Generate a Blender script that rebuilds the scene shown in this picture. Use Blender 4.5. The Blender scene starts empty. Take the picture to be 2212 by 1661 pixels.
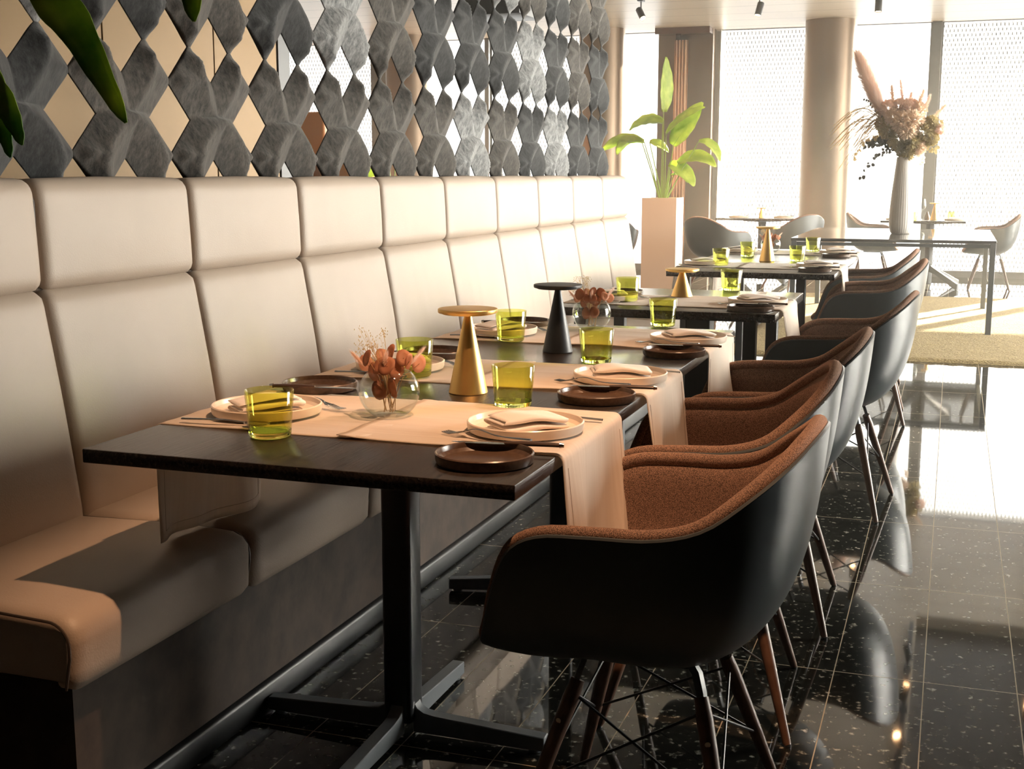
import bpy, bmesh, math, random
from mathutils import Vector, Matrix
random.seed(7)
sc = bpy.context.scene
C = sc.collection
PI = math.pi

# ------------------------------------------------------------------ camera, world, sun, exposure
cam_d = bpy.data.cameras.new('camera')
cam_d.sensor_fit = 'HORIZONTAL'
cam_d.sensor_width = 36.0
cam_d.lens = 36.0 * 2720 / 2212
cam_d.clip_start = 0.05
cam_d.clip_end = 200
cam = bpy.data.objects.new('camera', cam_d)
C.objects.link(cam)
cam.location = (0, 0, 1.25)
cam.rotation_euler = (math.radians(90 - 9.4657), 0, math.radians(19.1763))
sc.camera = cam

sc.view_settings.view_transform = 'Standard'
sc.view_settings.look = 'None'
sc.view_settings.gamma = 1.0
sc.view_settings.use_curve_mapping = False
sc.view_settings.exposure = 2.12
sc.cycles.max_bounces = 8
sc.cycles.diffuse_bounces = 4
sc.cycles.glossy_bounces = 4
sc.cycles.transmission_bounces = 8
sc.cycles.transparent_max_bounces = 12
sc.cycles.sample_clamp_indirect = 6.0

world = bpy.data.worlds.new('sky')
sc.world = world
world.use_nodes = True
wn = world.node_tree.nodes
wl = world.node_tree.links
wn.clear()
w_out = wn.new('ShaderNodeOutputWorld')
w_bg = wn.new('ShaderNodeBackground')
w_tc = wn.new('ShaderNodeTexCoord')
w_sep = wn.new('ShaderNodeSeparateXYZ')
w_ramp = wn.new('ShaderNodeValToRGB')
w_ramp.color_ramp.elements[0].position = 0.40
w_ramp.color_ramp.elements[0].color = (0.80, 0.79, 0.80, 1)
w_ramp.color_ramp.elements[1].position = 0.56
w_ramp.color_ramp.elements[1].color = (1.0, 0.95, 0.87, 1)
w_m = wn.new('ShaderNodeMath')
w_m.operation = 'MULTIPLY_ADD'
w_m.inputs[1].default_value = 0.5
w_m.inputs[2].default_value = 0.5
wl.new(w_tc.outputs['Generated'], w_sep.inputs[0])
wl.new(w_sep.outputs[2], w_m.inputs[0])
wl.new(w_m.outputs[0], w_ramp.inputs[0])
wl.new(w_ramp.outputs[0], w_bg.inputs[0])
w_bg.inputs[1].default_value = 0.88
# unseen sky lobe added low on the right to light tables through side windows
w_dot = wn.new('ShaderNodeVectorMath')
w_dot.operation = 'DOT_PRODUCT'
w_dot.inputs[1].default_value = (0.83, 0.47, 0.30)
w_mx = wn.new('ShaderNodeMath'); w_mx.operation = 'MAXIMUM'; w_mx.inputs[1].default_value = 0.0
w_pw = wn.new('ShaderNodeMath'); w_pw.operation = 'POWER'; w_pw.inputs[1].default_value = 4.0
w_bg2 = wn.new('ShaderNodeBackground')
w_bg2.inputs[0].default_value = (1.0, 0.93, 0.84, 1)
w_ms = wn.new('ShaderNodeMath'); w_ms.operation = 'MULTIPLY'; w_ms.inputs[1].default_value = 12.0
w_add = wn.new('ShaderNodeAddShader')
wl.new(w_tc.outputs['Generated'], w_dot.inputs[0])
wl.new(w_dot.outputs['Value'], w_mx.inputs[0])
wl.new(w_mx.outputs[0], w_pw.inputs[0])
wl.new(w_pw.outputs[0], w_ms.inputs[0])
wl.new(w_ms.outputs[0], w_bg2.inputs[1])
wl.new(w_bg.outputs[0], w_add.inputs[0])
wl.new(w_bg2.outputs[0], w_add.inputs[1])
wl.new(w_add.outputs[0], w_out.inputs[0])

sun_d = bpy.data.lights.new('sun', 'SUN')
sun_d.energy = 14.0
sun_d.color = (1.0, 0.86, 0.66)
sun_d.angle = math.radians(0.6)
sun = bpy.data.objects.new('sun', sun_d)
C.objects.link(sun)
sun_dir = Vector((0.43, 0.90, 0.0)).normalized() * math.cos(math.radians(23.5)) + Vector((0, 0, math.sin(math.radians(23.5))))
sun.rotation_euler = sun_dir.to_track_quat('Z', 'Y').to_euler()
sun.location = (8, 30, 12)

def portal(name, loc, rot, sx, sy):
    d = bpy.data.lights.new(name, 'AREA')
    d.shape = 'RECTANGLE'
    d.size = sx
    d.size_y = sy
    d.cycles.is_portal = True
    o = bpy.data.objects.new(name, d)
    C.objects.link(o)
    o.location = loc
    o.rotation_euler = rot
portal('facade_portal', (-2.1, 16.60, 1.6), (math.radians(-90), 0, 0), 14.4, 3.1)
portal('side_portal', (4.75, 11.25, 1.6), (math.radians(90), 0, math.radians(90)), 10.5, 3.1)

# ------------------------------------------------------------------ materials
MATS = {}
def new_mat(name):
    m = bpy.data.materials.new(name)
    m.use_nodes = True
    MATS[name] = m
    nt = m.node_tree
    b = nt.nodes['Principled BSDF']
    return m, nt, b

def simple(name, col, rough=0.5, metal=0.0, spec=0.5, coat=0.0, bump=None, var=None, trans=0.0, sheen=0.0):
    """bump=(scale,strength,distance)  var=(scale,col2,detail)"""
    m, nt, b = new_mat(name)
    b.inputs['Base Color'].default_value = (*col, 1)
    b.inputs['Roughness'].default_value = rough
    b.inputs['Metallic'].default_value = metal
    b.inputs['Specular IOR Level'].default_value = spec
    b.inputs['Coat Weight'].default_value = coat
    if sheen:
        b.inputs['Sheen Weight'].default_value = sheen
    if trans:
        b.inputs['Transmission Weight'].default_value = trans
    tc = nt.nodes.new('ShaderNodeTexCoord')
    if var:
        n = nt.nodes.new('ShaderNodeTexNoise')
        n.inputs['Scale'].default_value = var[0]
        n.inputs['Detail'].default_value = var[2] if len(var) > 2 else 4
        r = nt.nodes.new('ShaderNodeValToRGB')
        r.color_ramp.elements[0].position = 0.35
        r.color_ramp.elements[1].position = 0.65
        r.color_ramp.elements[0].color = (*col, 1)
        r.color_ramp.elements[1].color = (*var[1], 1)
        nt.links.new(tc.outputs['Object'], n.inputs['Vector'])
        nt.links.new(n.outputs['Fac'], r.inputs[0])
        nt.links.new(r.outputs[0], b.inputs['Base Color'])
    if bump:
        n2 = nt.nodes.new('ShaderNodeTexNoise')
        n2.inputs['Scale'].default_value = bump[0]
        n2.inputs['Detail'].default_value = 5
        bp = nt.nodes.new('ShaderNodeBump')
        bp.inputs['Strength'].default_value = bump[1]
        bp.inputs['Distance'].default_value = bump[2]
        nt.links.new(tc.outputs['Object'], n2.inputs['Vector'])
        nt.links.new(n2.outputs['Fac'], bp.inputs['Height'])
        nt.links.new(bp.outputs[0], b.inputs['Normal'])
    return m

M_leather = simple('cream_leather', (0.37, 0.30, 0.24), 0.52, spec=0.5, bump=(260, 0.22, 0.002), var=(3, (0.40, 0.325, 0.26), 3))
M_piping = simple('dark_seam_piping', (0.05, 0.035, 0.025), 0.5)
M_plinth = simple('dark_brown_plinth_wood', (0.026, 0.017, 0.012), 0.6, spec=0.25, var=(14, (0.05, 0.033, 0.023), 6), bump=(60, 0.2, 0.002))
M_skirt = simple('black_skirting', (0.012, 0.013, 0.014), 0.42, spec=0.35)
M_blackmetal = simple('black_metal', (0.018, 0.020, 0.023), 0.38, metal=0.0, spec=0.6, bump=(300, 0.05, 0.001))
M_greymetal = simple('dark_grey_powder_coat', (0.13, 0.145, 0.16), 0.42, spec=0.6)
M_brass = simple('brushed_brass', (0.84, 0.56, 0.20), 0.37, metal=1.0, bump=(180, 0.05, 0.001))
M_lampblack = simple('matt_black_lamp_paint', (0.022, 0.027, 0.033), 0.42)
M_felt_rim = None
M_shell = simple('charcoal_plastic_shell', (0.060, 0.070, 0.075), 0.33, spec=0.5)
M_walnut = simple('dark_walnut_leg', (0.085, 0.042, 0.026), 0.42, var=(30, (0.13, 0.07, 0.045), 6))
M_steel = simple('polished_steel', (0.70, 0.68, 0.65), 0.18, metal=1.0)
M_darkhandle = simple('dark_horn_handle', (0.06, 0.038, 0.030), 0.3)
M_whiteplate = simple('pale_ceramic', (0.78, 0.66, 0.54), 0.28, var=(60, (0.80, 0.68, 0.56), 3))
M_darkplate = simple('brown_stoneware', (0.075, 0.046, 0.031), 0.27, var=(120, (0.10, 0.062, 0.042), 5), bump=(150, 0.2, 0.001))
M_napkin = simple('white_linen', (0.84, 0.77, 0.71), 0.85, bump=(350, 0.25, 0.001), sheen=0.2)
M_thread = simple('linen_thread', (0.50, 0.41, 0.33), 0.9)
M_planter = simple('pale_planter', (0.62, 0.50, 0.40), 0.6)
M_soil = simple('potting_soil', (0.04, 0.028, 0.02), 0.95, bump=(60, 0.8, 0.01))
M_vase = simple('ribbed_grey_ceramic', (0.62, 0.58, 0.53), 0.3)
M_consoletop = simple('polished_dark_stone', (0.10, 0.10, 0.10), 0.06, spec=0.9, coat=0.5)
M_pier = simple('bronze_cladding', (0.24, 0.17, 0.115), 0.34, metal=0.65, bump=(20, 0.03, 0.01))
M_frame = simple('dark_window_frame', (0.10, 0.105, 0.11), 0.4)
M_whiteframe = simple('white_window_reveal', (0.75, 0.73, 0.70), 0.5)
M_mesh = simple('expanded_metal_mesh', (0.14, 0.14, 0.15), 0.6, metal=0.0)
M_curtain = simple('tan_curtain', (0.95, 0.62, 0.40), 0.85, sheen=0.3)
M_orange = simple('orange_leather', (0.46, 0.17, 0.035), 0.45, bump=(120, 0.2, 0.002))
M_gold = simple('golden_wall_panel', (0.175, 0.098, 0.026), 0.45, metal=0.3, bump=(4, 0.04, 0.02))
M_soffit = simple('brown_lacquer', (0.10, 0.045, 0.022), 0.25)
M_leafglass = None
M_stalk = simple('green_stalk', (0.25, 0.36, 0.09), 0.5)
M_drystem = simple('dry_stem', (0.42, 0.25, 0.12), 0.7)
M_darkleaf_fl = simple('dark_eucalyptus', (0.07, 0.07, 0.05), 0.7)

def leaf_mat(name, c1, c2, transl, rough=0.45):
    m, nt, b = new_mat(name)
    b.inputs['Roughness'].default_value = rough
    tc = nt.nodes.new('ShaderNodeTexCoord')
    n = nt.nodes.new('ShaderNodeTexNoise')
    n.inputs['Scale'].default_value = 9
    n.inputs['Detail'].default_value = 5
    r = nt.nodes.new('ShaderNodeValToRGB')
    r.color_ramp.elements[0].position = 0.35
    r.color_ramp.elements[1].position = 0.68
    r.color_ramp.elements[0].color = (*c1, 1)
    r.color_ramp.elements[1].color = (*c2, 1)
    nt.links.new(tc.outputs['Object'], n.inputs['Vector'])
    nt.links.new(n.outputs['Fac'], r.inputs[0])
    nt.links.new(r.outputs[0], b.inputs['Base Color'])
    tr = nt.nodes.new('ShaderNodeBsdfTranslucent')
    nt.links.new(r.outputs[0], tr.inputs['Color'])
    mix = nt.nodes.new('ShaderNodeMixShader')
    mix.inputs[0].default_value = transl
    out = nt.nodes['Material Output']
    nt.links.new(b.outputs[0], mix.inputs[1])
    nt.links.new(tr.outputs[0], mix.inputs[2])
    nt.links.new(mix.outputs[0], out.inputs[0])
    return m
M_leaf = leaf_mat('dark_green_leaf', (0.07, 0.20, 0.03), (0.45, 0.55, 0.09), 0.45)
M_pampas = leaf_mat('pink_pampas', (0.94, 0.74, 0.62), (0.97, 0.82, 0.72), 0.5, 0.9)
M_cream_fl = leaf_mat('cream_dried_flower', (0.88, 0.72, 0.56), (0.94, 0.80, 0.66), 0.5, 0.9)
M_olive_fl = leaf_mat('olive_dried_leaf', (0.45, 0.37, 0.18), (0.60, 0.50, 0.26), 0.5, 0.8)
M_grass_fl = leaf_mat('golden_dried_grass', (0.60, 0.43, 0.19), (0.70, 0.52, 0.26), 0.4, 0.8)
M_bright_leaf = leaf_mat('bright_green_leaf', (0.36, 0.50, 0.08), (0.60, 0.70, 0.16), 0.55)
M_eucal = leaf_mat('rust_dried_leaf', (0.42, 0.17, 0.09), (0.62, 0.32, 0.19), 0.4, 0.6)
M_pinkleaf = leaf_mat('pink_dried_leaf', (0.80, 0.45, 0.31), (0.90, 0.62, 0.46), 0.5, 0.7)

def linen_mat():
    m, nt, b = new_mat('pale_linen_runner')
    b.inputs['Roughness'].default_value = 0.85
    b.inputs['Sheen Weight'].default_value = 0.2
    tc = nt.nodes.new('ShaderNodeTexCoord')
    mp = nt.nodes.new('ShaderNodeMapping')
    mp.inputs['Scale'].default_value = (3, 90, 3)
    n = nt.nodes.new('ShaderNodeTexNoise')
    n.inputs['Scale'].default_value = 1.0
    n.inputs['Detail'].default_value = 6
    r = nt.nodes.new('ShaderNodeValToRGB')
    r.color_ramp.elements[0].position = 0.3
    r.color_ramp.elements[1].position = 0.7
    r.color_ramp.elements[0].color = (0.78, 0.69, 0.60, 1)
    r.color_ramp.elements[1].color = (0.86, 0.78, 0.69, 1)
    bp = nt.nodes.new('ShaderNodeBump')
    bp.inputs['Strength'].default_value = 0.35
    bp.inputs['Distance'].default_value = 0.003
    nt.links.new(tc.outputs['Object'], mp.inputs[0])
    nt.links.new(mp.outputs[0], n.inputs['Vector'])
    nt.links.new(n.outputs['Fac'], r.inputs[0])
    nt.links.new(r.outputs[0], b.inputs['Base Color'])
    nt.links.new(n.outputs['Fac'], bp.inputs['Height'])
    nt.links.new(bp.outputs[0], b.inputs['Normal'])
    tr = nt.nodes.new('ShaderNodeBsdfTranslucent')
    tr.inputs['Color'].default_value = (0.88, 0.78, 0.66, 1)
    mix = nt.nodes.new('ShaderNodeMixShader')
    mix.inputs[0].default_value = 0.38
    nt.links.new(b.outputs[0], mix.inputs[1])
    nt.links.new(tr.outputs[0], mix.inputs[2])
    nt.links.new(mix.outputs[0], nt.nodes['Material Output'].inputs[0])
    return m
M_linen = linen_mat()

def wood_mat():
    m, nt, b = new_mat('black_stained_oak')
    tc = nt.nodes.new('ShaderNodeTexCoord')
    mp = nt.nodes.new('ShaderNodeMapping')
    mp.inputs['Scale'].default_value = (110, 5, 110)
    n = nt.nodes.new('ShaderNodeTexNoise')
    n.inputs['Scale'].default_value = 1.4
    n.inputs['Detail'].default_value = 8
    n.inputs['Roughness'].default_value = 0.65
    r = nt.nodes.new('ShaderNodeValToRGB')
    r.color_ramp.elements[0].position = 0.40
    r.color_ramp.elements[1].position = 0.72
    r.color_ramp.elements[0].color = (0.016, 0.012, 0.010, 1)
    r.color_ramp.elements[1].color = (0.05, 0.036, 0.027, 1)
    bp = nt.nodes.new('ShaderNodeBump')
    bp.inputs['Strength'].default_value = 0.7
    bp.inputs['Distance'].default_value = 0.002
    nt.links.new(tc.outputs['Object'], mp.inputs[0])
    nt.links.new(mp.outputs[0], n.inputs['Vector'])
    nt.links.new(n.outputs['Fac'], r.inputs[0])
    nt.links.new(r.outputs[0], b.inputs['Base Color'])
    nt.links.new(n.outputs['Fac'], bp.inputs['Height'])
    nt.links.new(bp.outputs[0], b.inputs['Normal'])
    b.inputs['Roughness'].default_value = 0.25
    b.inputs['Specular IOR Level'].default_value = 0.6
    b.inputs['Coat Weight'].default_value = 0.35
    b.inputs['Coat Roughness'].default_value = 0.12
    return m
M_wood = wood_mat()

def felt_mat():
    m, nt, b = new_mat('grey_wool_felt')
    b.inputs['Roughness'].default_value = 0.95
    b.inputs['Sheen Weight'].default_value = 0.25
    tc = nt.nodes.new('ShaderNodeTexCoord')
    n = nt.nodes.new('ShaderNodeTexNoise')
    n.inputs['Scale'].default_value = 34
    n.inputs['Detail'].default_value = 9
    n.inputs['Roughness'].default_value = 0.75
    mp = nt.nodes.new('ShaderNodeMapping')
    mp.inputs['Scale'].default_value = (1, 2.2, 1)
    mp.inputs['Rotation'].default_value = (0.6, 0.0, 0.0)
    r = nt.nodes.new('ShaderNodeValToRGB')
    r.color_ramp.elements[0].position = 0.34
    r.color_ramp.elements[1].position = 0.70
    r.color_ramp.elements[0].color = (0.034, 0.037, 0.040, 1)
    r.color_ramp.elements[1].color = (0.25, 0.245, 0.235, 1)
    oi = nt.nodes.new('ShaderNodeObjectInfo')
    mul = nt.nodes.new('ShaderNodeMix')
    mul.data_type = 'RGBA'
    mul.blend_type = 'MULTIPLY'
    mul.inputs['Factor'].default_value = 1.0
    r2 = nt.nodes.new('ShaderNodeValToRGB')
    r2.color_ramp.interpolation = 'CONSTANT'
    r2.color_ramp.elements[0].color = (0.22, 0.235, 0.25, 1)
    r2.color_ramp.elements[1].position = 0.50
    r2.color_ramp.elements[1].color = (0.46, 0.42, 0.38, 1)
    e = r2.color_ramp.elements.new(0.82)
    e.color = (1.5, 1.55, 1.6, 1)
    nt.links.new(tc.outputs['Object'], mp.inputs[0])
    nt.links.new(mp.outputs[0], n.inputs['Vector'])
    nt.links.new(n.outputs['Fac'], r.inputs[0])
    nt.links.new(oi.outputs['Random'], r2.inputs[0])
    nt.links.new(r.outputs[0], mul.inputs['A'])
    nt.links.new(r2.outputs[0], mul.inputs['B'])
    nt.links.new(mul.outputs['Result'], b.inputs['Base Color'])
    bp = nt.nodes.new('ShaderNodeBump')
    bp.inputs['Strength'].default_value = 0.5
    bp.inputs['Distance'].default_value = 0.003
    nt.links.new(n.outputs['Fac'], bp.inputs['Height'])
    nt.links.new(bp.outputs[0], b.inputs['Normal'])
    return m
M_felt = felt_mat()

def weave_mat():
    m, nt, b = new_mat('brown_woven_upholstery')
    b.inputs['Roughness'].default_value = 0.9
    b.inputs['Sheen Weight'].default_value = 0.35
    b.inputs['Sheen Tint'].default_value = (0.9, 0.5, 0.3, 1)
    tc = nt.nodes.new('ShaderNodeTexCoord')
    v = nt.nodes.new('ShaderNodeTexVoronoi')
    v.inputs['Scale'].default_value = 620
    n = nt.nodes.new('ShaderNodeTexNoise')
    n.inputs['Scale'].default_value = 160
    n.inputs['Detail'].default_value = 3
    r = nt.nodes.new('ShaderNodeValToRGB')
    r.color_ramp.elements[0].position = 0.15
    r.color_ramp.elements[1].position = 0.62
    r.color_ramp.elements[0].color = (0.40, 0.235, 0.16, 1)
    r.color_ramp.elements[1].color = (0.08, 0.047, 0.034, 1)
    bp = nt.nodes.new('ShaderNodeBump')
    bp.inputs['Strength'].default_value = 0.35
    bp.inputs['Distance'].default_value = 0.0015
    bp.invert = True
    nt.links.new(tc.outputs['Object'], v.inputs['Vector'])
    nt.links.new(tc.outputs['Object'], n.inputs['Vector'])
    nt.links.new(v.outputs['Distance'], r.inputs[0])
    nt.links.new(r.outputs[0], b.inputs['Base Color'])
    nt.links.new(v.outputs['Distance'], bp.inputs['Height'])
    nt.links.new(bp.outputs[0], b.inputs['Normal'])
    return m
M_weave = weave_mat()

def math_node(nt, op, a, b=None, c=None):
    n = nt.nodes.new('ShaderNodeMath')
    n.operation = op
    for i, x in enumerate((a, b, c)):
        if x is None:
            continue
        if isinstance(x, (int, float)):
            n.inputs[i].default_value = x
        else:
            nt.links.new(x, n.inputs[i])
    return n.outputs[0]

def floor_mat():
    m, nt, b = new_mat('polished_dark_granite')
    tc = nt.nodes.new('ShaderNodeTexCoord')
    sep = nt.nodes.new('ShaderNodeSeparateXYZ')
    nt.links.new(tc.outputs['Object'], sep.inputs[0])
    def line(out, off, period, half):
        s = math_node(nt, 'SUBTRACT', out, off)
        s = math_node(nt, 'DIVIDE', s, period)
        s = math_node(nt, 'FRACT', s)
        s = math_node(nt, 'SUBTRACT', s, 0.5)
        s = math_node(nt, 'ABSOLUTE', s)
        return math_node(nt, 'GREATER_THAN', s, 0.5 - half / period)
    lx = line(sep.outputs[0], -0.008, 0.2175, 0.0013)
    ly = line(sep.outputs[1], 3.90, 0.75, 0.0015)
    grout = math_node(nt, 'MAXIMUM', lx, ly)
    n = nt.nodes.new('ShaderNodeTexNoise')
    n.inputs['Scale'].default_value = 42
    n.inputs['Detail'].default_value = 5
    n.inputs['Roughness'].default_value = 0.62
    v = nt.nodes.new('ShaderNodeTexVoronoi')
    v.inputs['Scale'].default_value = 60
    nt.links.new(tc.outputs['Object'], v.inputs['Vector'])
    nt.links.new(tc.outputs['Object'], n.inputs['Vector'])
    r = nt.nodes.new('ShaderNodeValToRGB')
    r.color_ramp.elements[0].position = 0.46
    r.color_ramp.elements[1].position = 0.70
    r.color_ramp.elements[0].color = (0.012, 0.012, 0.010, 1)
    r.color_ramp.elements[1].color = (0.42, 0.42, 0.37, 1)
    e = r.color_ramp.elements.new(0.54)
    e.color = (0.026, 0.025, 0.020, 1)
    e = r.color_ramp.elements.new(0.60)
    e.color = (0.10, 0.097, 0.078, 1)
    nt.links.new(math_node(nt, 'MULTIPLY_ADD', math_node(nt, 'SUBTRACT', 0.35, v.outputs['Distance']), 0.25, n.outputs['Fac']), r.inputs[0])
    mix = nt.nodes.new('ShaderNodeMix')
    mix.data_type = 'RGBA'
    nt.links.new(grout, mix.inputs['Factor'])
    nt.links.new(r.outputs[0], mix.inputs['A'])
    mix.inputs['B'].default_value = (0.34, 0.27, 0.17, 1)
    nt.links.new(mix.outputs['Result'], b.inputs['Base Color'])
    ro = math_node(nt, 'MULTIPLY_ADD', grout, 0.5, 0.035)
    nt.links.new(ro, b.inputs['Roughness'])
    b.inputs['IOR'].default_value = 1.62
    b.inputs['Specular IOR Level'].default_value = 0.6
    return m
M_floor = floor_mat()

def carpet_mat():
    m, nt, b = new_mat('olive_gold_carpet_pile')
    b.inputs['Roughness'].default_value = 1.0
    tc = nt.nodes.new('ShaderNodeTexCoord')
    n = nt.nodes.new('ShaderNodeTexNoise')
    n.inputs['Scale'].default_value = 70
    n.inputs['Detail'].default_value = 8
    r = nt.nodes.new('ShaderNodeValToRGB')
    r.color_ramp.elements[0].position = 0.3
    r.color_ramp.elements[1].position = 0.7
    r.color_ramp.elements[0].color = (0.17, 0.12, 0.05, 1)
    r.color_ramp.elements[1].color = (0.38, 0.29, 0.13, 1)
    bp = nt.nodes.new('ShaderNodeBump')
    bp.inputs['Strength'].default_value = 0.9
    bp.inputs['Distance'].default_value = 0.012
    nt.links.new(tc.outputs['Object'], n.inputs['Vector'])
    nt.links.new(n.outputs['Fac'], r.inputs[0])
    nt.links.new(r.outputs[0], b.inputs['Base Color'])
    nt.links.new(n.outputs['Fac'], bp.inputs['Height'])
    nt.links.new(bp.outputs[0], b.inputs['Normal'])
    return m
M_carpet = carpet_mat()

def ceiling_mat(name, col, line_col, period):
    m, nt, b = new_mat(name)
    tc = nt.nodes.new('ShaderNodeTexCoord')
    sep = nt.nodes.new('ShaderNodeSeparateXYZ')
    nt.links.new(tc.outputs['Object'], sep.inputs[0])
    s = math_node(nt, 'DIVIDE', sep.outputs[1], period)
    s = math_node(nt, 'FRACT', s)
    s = math_node(nt, 'SUBTRACT', s, 0.5)
    s = math_node(nt, 'ABSOLUTE', s)
    g = math_node(nt, 'GREATER_THAN', s, 0.5 - 0.012 / period)
    mix = nt.nodes.new('ShaderNodeMix')
    mix.data_type = 'RGBA'
    nt.links.new(g, mix.inputs['Factor'])
    mix.inputs['A'].default_value = (*col, 1)
    mix.inputs['B'].default_value = (*line_col, 1)
    nt.links.new(mix.outputs['Result'], b.inputs['Base Color'])
    b.inputs['Roughness'].default_value = 0.35
    return m
M_ceiling = ceiling_mat('beige_ceiling_boards', (0.56, 0.49, 0.40), (0.32, 0.27, 0.21), 0.62)
M_ceiling_dark = ceiling_mat('dark_ceiling_boards', (0.055, 0.042, 0.032), (0.02, 0.016, 0.012), 0.62)
M_wall = simple('warm_dark_wall', (0.10, 0.075, 0.055), 0.6)

def glass_pane_mat():
    m, nt, b = new_mat('clear_window_glass')
    nt.nodes.remove(b)
    t = nt.nodes.new('ShaderNodeBsdfTransparent')
    t.inputs[0].default_value = (0.97, 0.98, 0.97, 1)
    g = nt.nodes.new('ShaderNodeBsdfGlossy')
    g.inputs['Roughness'].default_value = 0.0
    f = nt.nodes.new('ShaderNodeFresnel')
    f.inputs[0].default_value = 1.3
    mix = nt.nodes.new('ShaderNodeMixShader')
    nt.links.new(f.outputs[0], mix.inputs[0])
    nt.links.new(t.outputs[0], mix.inputs[1])
    nt.links.new(g.outputs[0], mix.inputs[2])
    nt.links.new(mix.outputs[0], nt.nodes['Material Output'].inputs[0])
    return m
M_pane = glass_pane_mat()

def glass_mat(name, col, rough=0.0, ior=1.48):
    m, nt, b = new_mat(name)
    nt.nodes.remove(b)
    g = nt.nodes.new('ShaderNodeBsdfGlass')
    g.inputs['Color'].default_value = (*col, 1)
    g.inputs['Roughness'].default_value = rough
    g.inputs['IOR'].default_value = ior
    nt.links.new(g.outputs[0], nt.nodes['Material Output'].inputs[0])
    return m
def tumbler_glass():
    m, nt, b = new_mat('olive_green_glass')
    nt.nodes.remove(b)
    t = nt.nodes.new('ShaderNodeBsdfTransparent')
    t.inputs[0].default_value = (0.925, 0.94, 0.58, 1)
    g = nt.nodes.new('ShaderNodeBsdfGlossy')
    g.inputs['Roughness'].default_value = 0.02
    gl = nt.nodes.new('ShaderNodeBsdfGlass')
    gl.inputs['Color'].default_value = (0.90, 0.95, 0.55, 1)
    gl.inputs['IOR'].default_value = 1.48
    lw = nt.nodes.new('ShaderNodeLayerWeight')
    fac = math_node(nt, 'MULTIPLY_ADD', math_node(nt, 'POWER', lw.outputs['Facing'], 3.0), 0.6, 0.05)
    mix = nt.nodes.new('ShaderNodeMixShader')
    nt.links.new(fac, mix.inputs[0])
    nt.links.new(t.outputs[0], mix.inputs[1])
    nt.links.new(g.outputs[0], mix.inputs[2])
    # the thick solid foot of the tumbler refracts
    tc = nt.nodes.new('ShaderNodeTexCoord')
    sep = nt.nodes.new('ShaderNodeSeparateXYZ')
    nt.links.new(tc.outputs['Object'], sep.inputs[0])
    low = math_node(nt, 'LESS_THAN', sep.outputs[2], 0.0135)
    mix2 = nt.nodes.new('ShaderNodeMixShader')
    nt.links.new(low, mix2.inputs[0])
    nt.links.new(mix.outputs[0], mix2.inputs[1])
    nt.links.new(gl.outputs[0], mix2.inputs[2])
    nt.links.new(mix2.outputs[0], nt.nodes['Material Output'].inputs[0])
    return m
M_greenglass = tumbler_glass()
def thin_glass():
    m, nt, b = new_mat('thin_clear_glass')
    nt.nodes.remove(b)
    t = nt.nodes.new('ShaderNodeBsdfTransparent')
    t.inputs[0].default_value = (0.95, 0.97, 0.96, 1)
    g = nt.nodes.new('ShaderNodeBsdfGlossy')
    g.inputs['Roughness'].default_value = 0.02
    f = nt.nodes.new('ShaderNodeLayerWeight')
    mix = nt.nodes.new('ShaderNodeMixShader')
    nt.links.new(math_node(nt, 'MULTIPLY_ADD', math_node(nt, 'POWER', f.outputs['Facing'], 3.5), 0.55, 0.045), mix.inputs[0])
    nt.links.new(t.outputs[0], mix.inputs[1])
    nt.links.new(g.outputs[0], mix.inputs[2])
    nt.links.new(mix.outputs[0], nt.nodes['Material Output'].inputs[0])
    return m
M_clearglass = thin_glass()

def emit(name, col, s):
    m, nt, b = new_mat(name)
    b.inputs['Base Color'].default_value = (*col, 1)
    b.inputs['Emission Color'].default_value = (*col, 1)
    b.inputs['Emission Strength'].default_value = s
    return m
M_bulb = emit('glowing_bulb', (1.0, 0.55, 0.25), 14.0)

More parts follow.
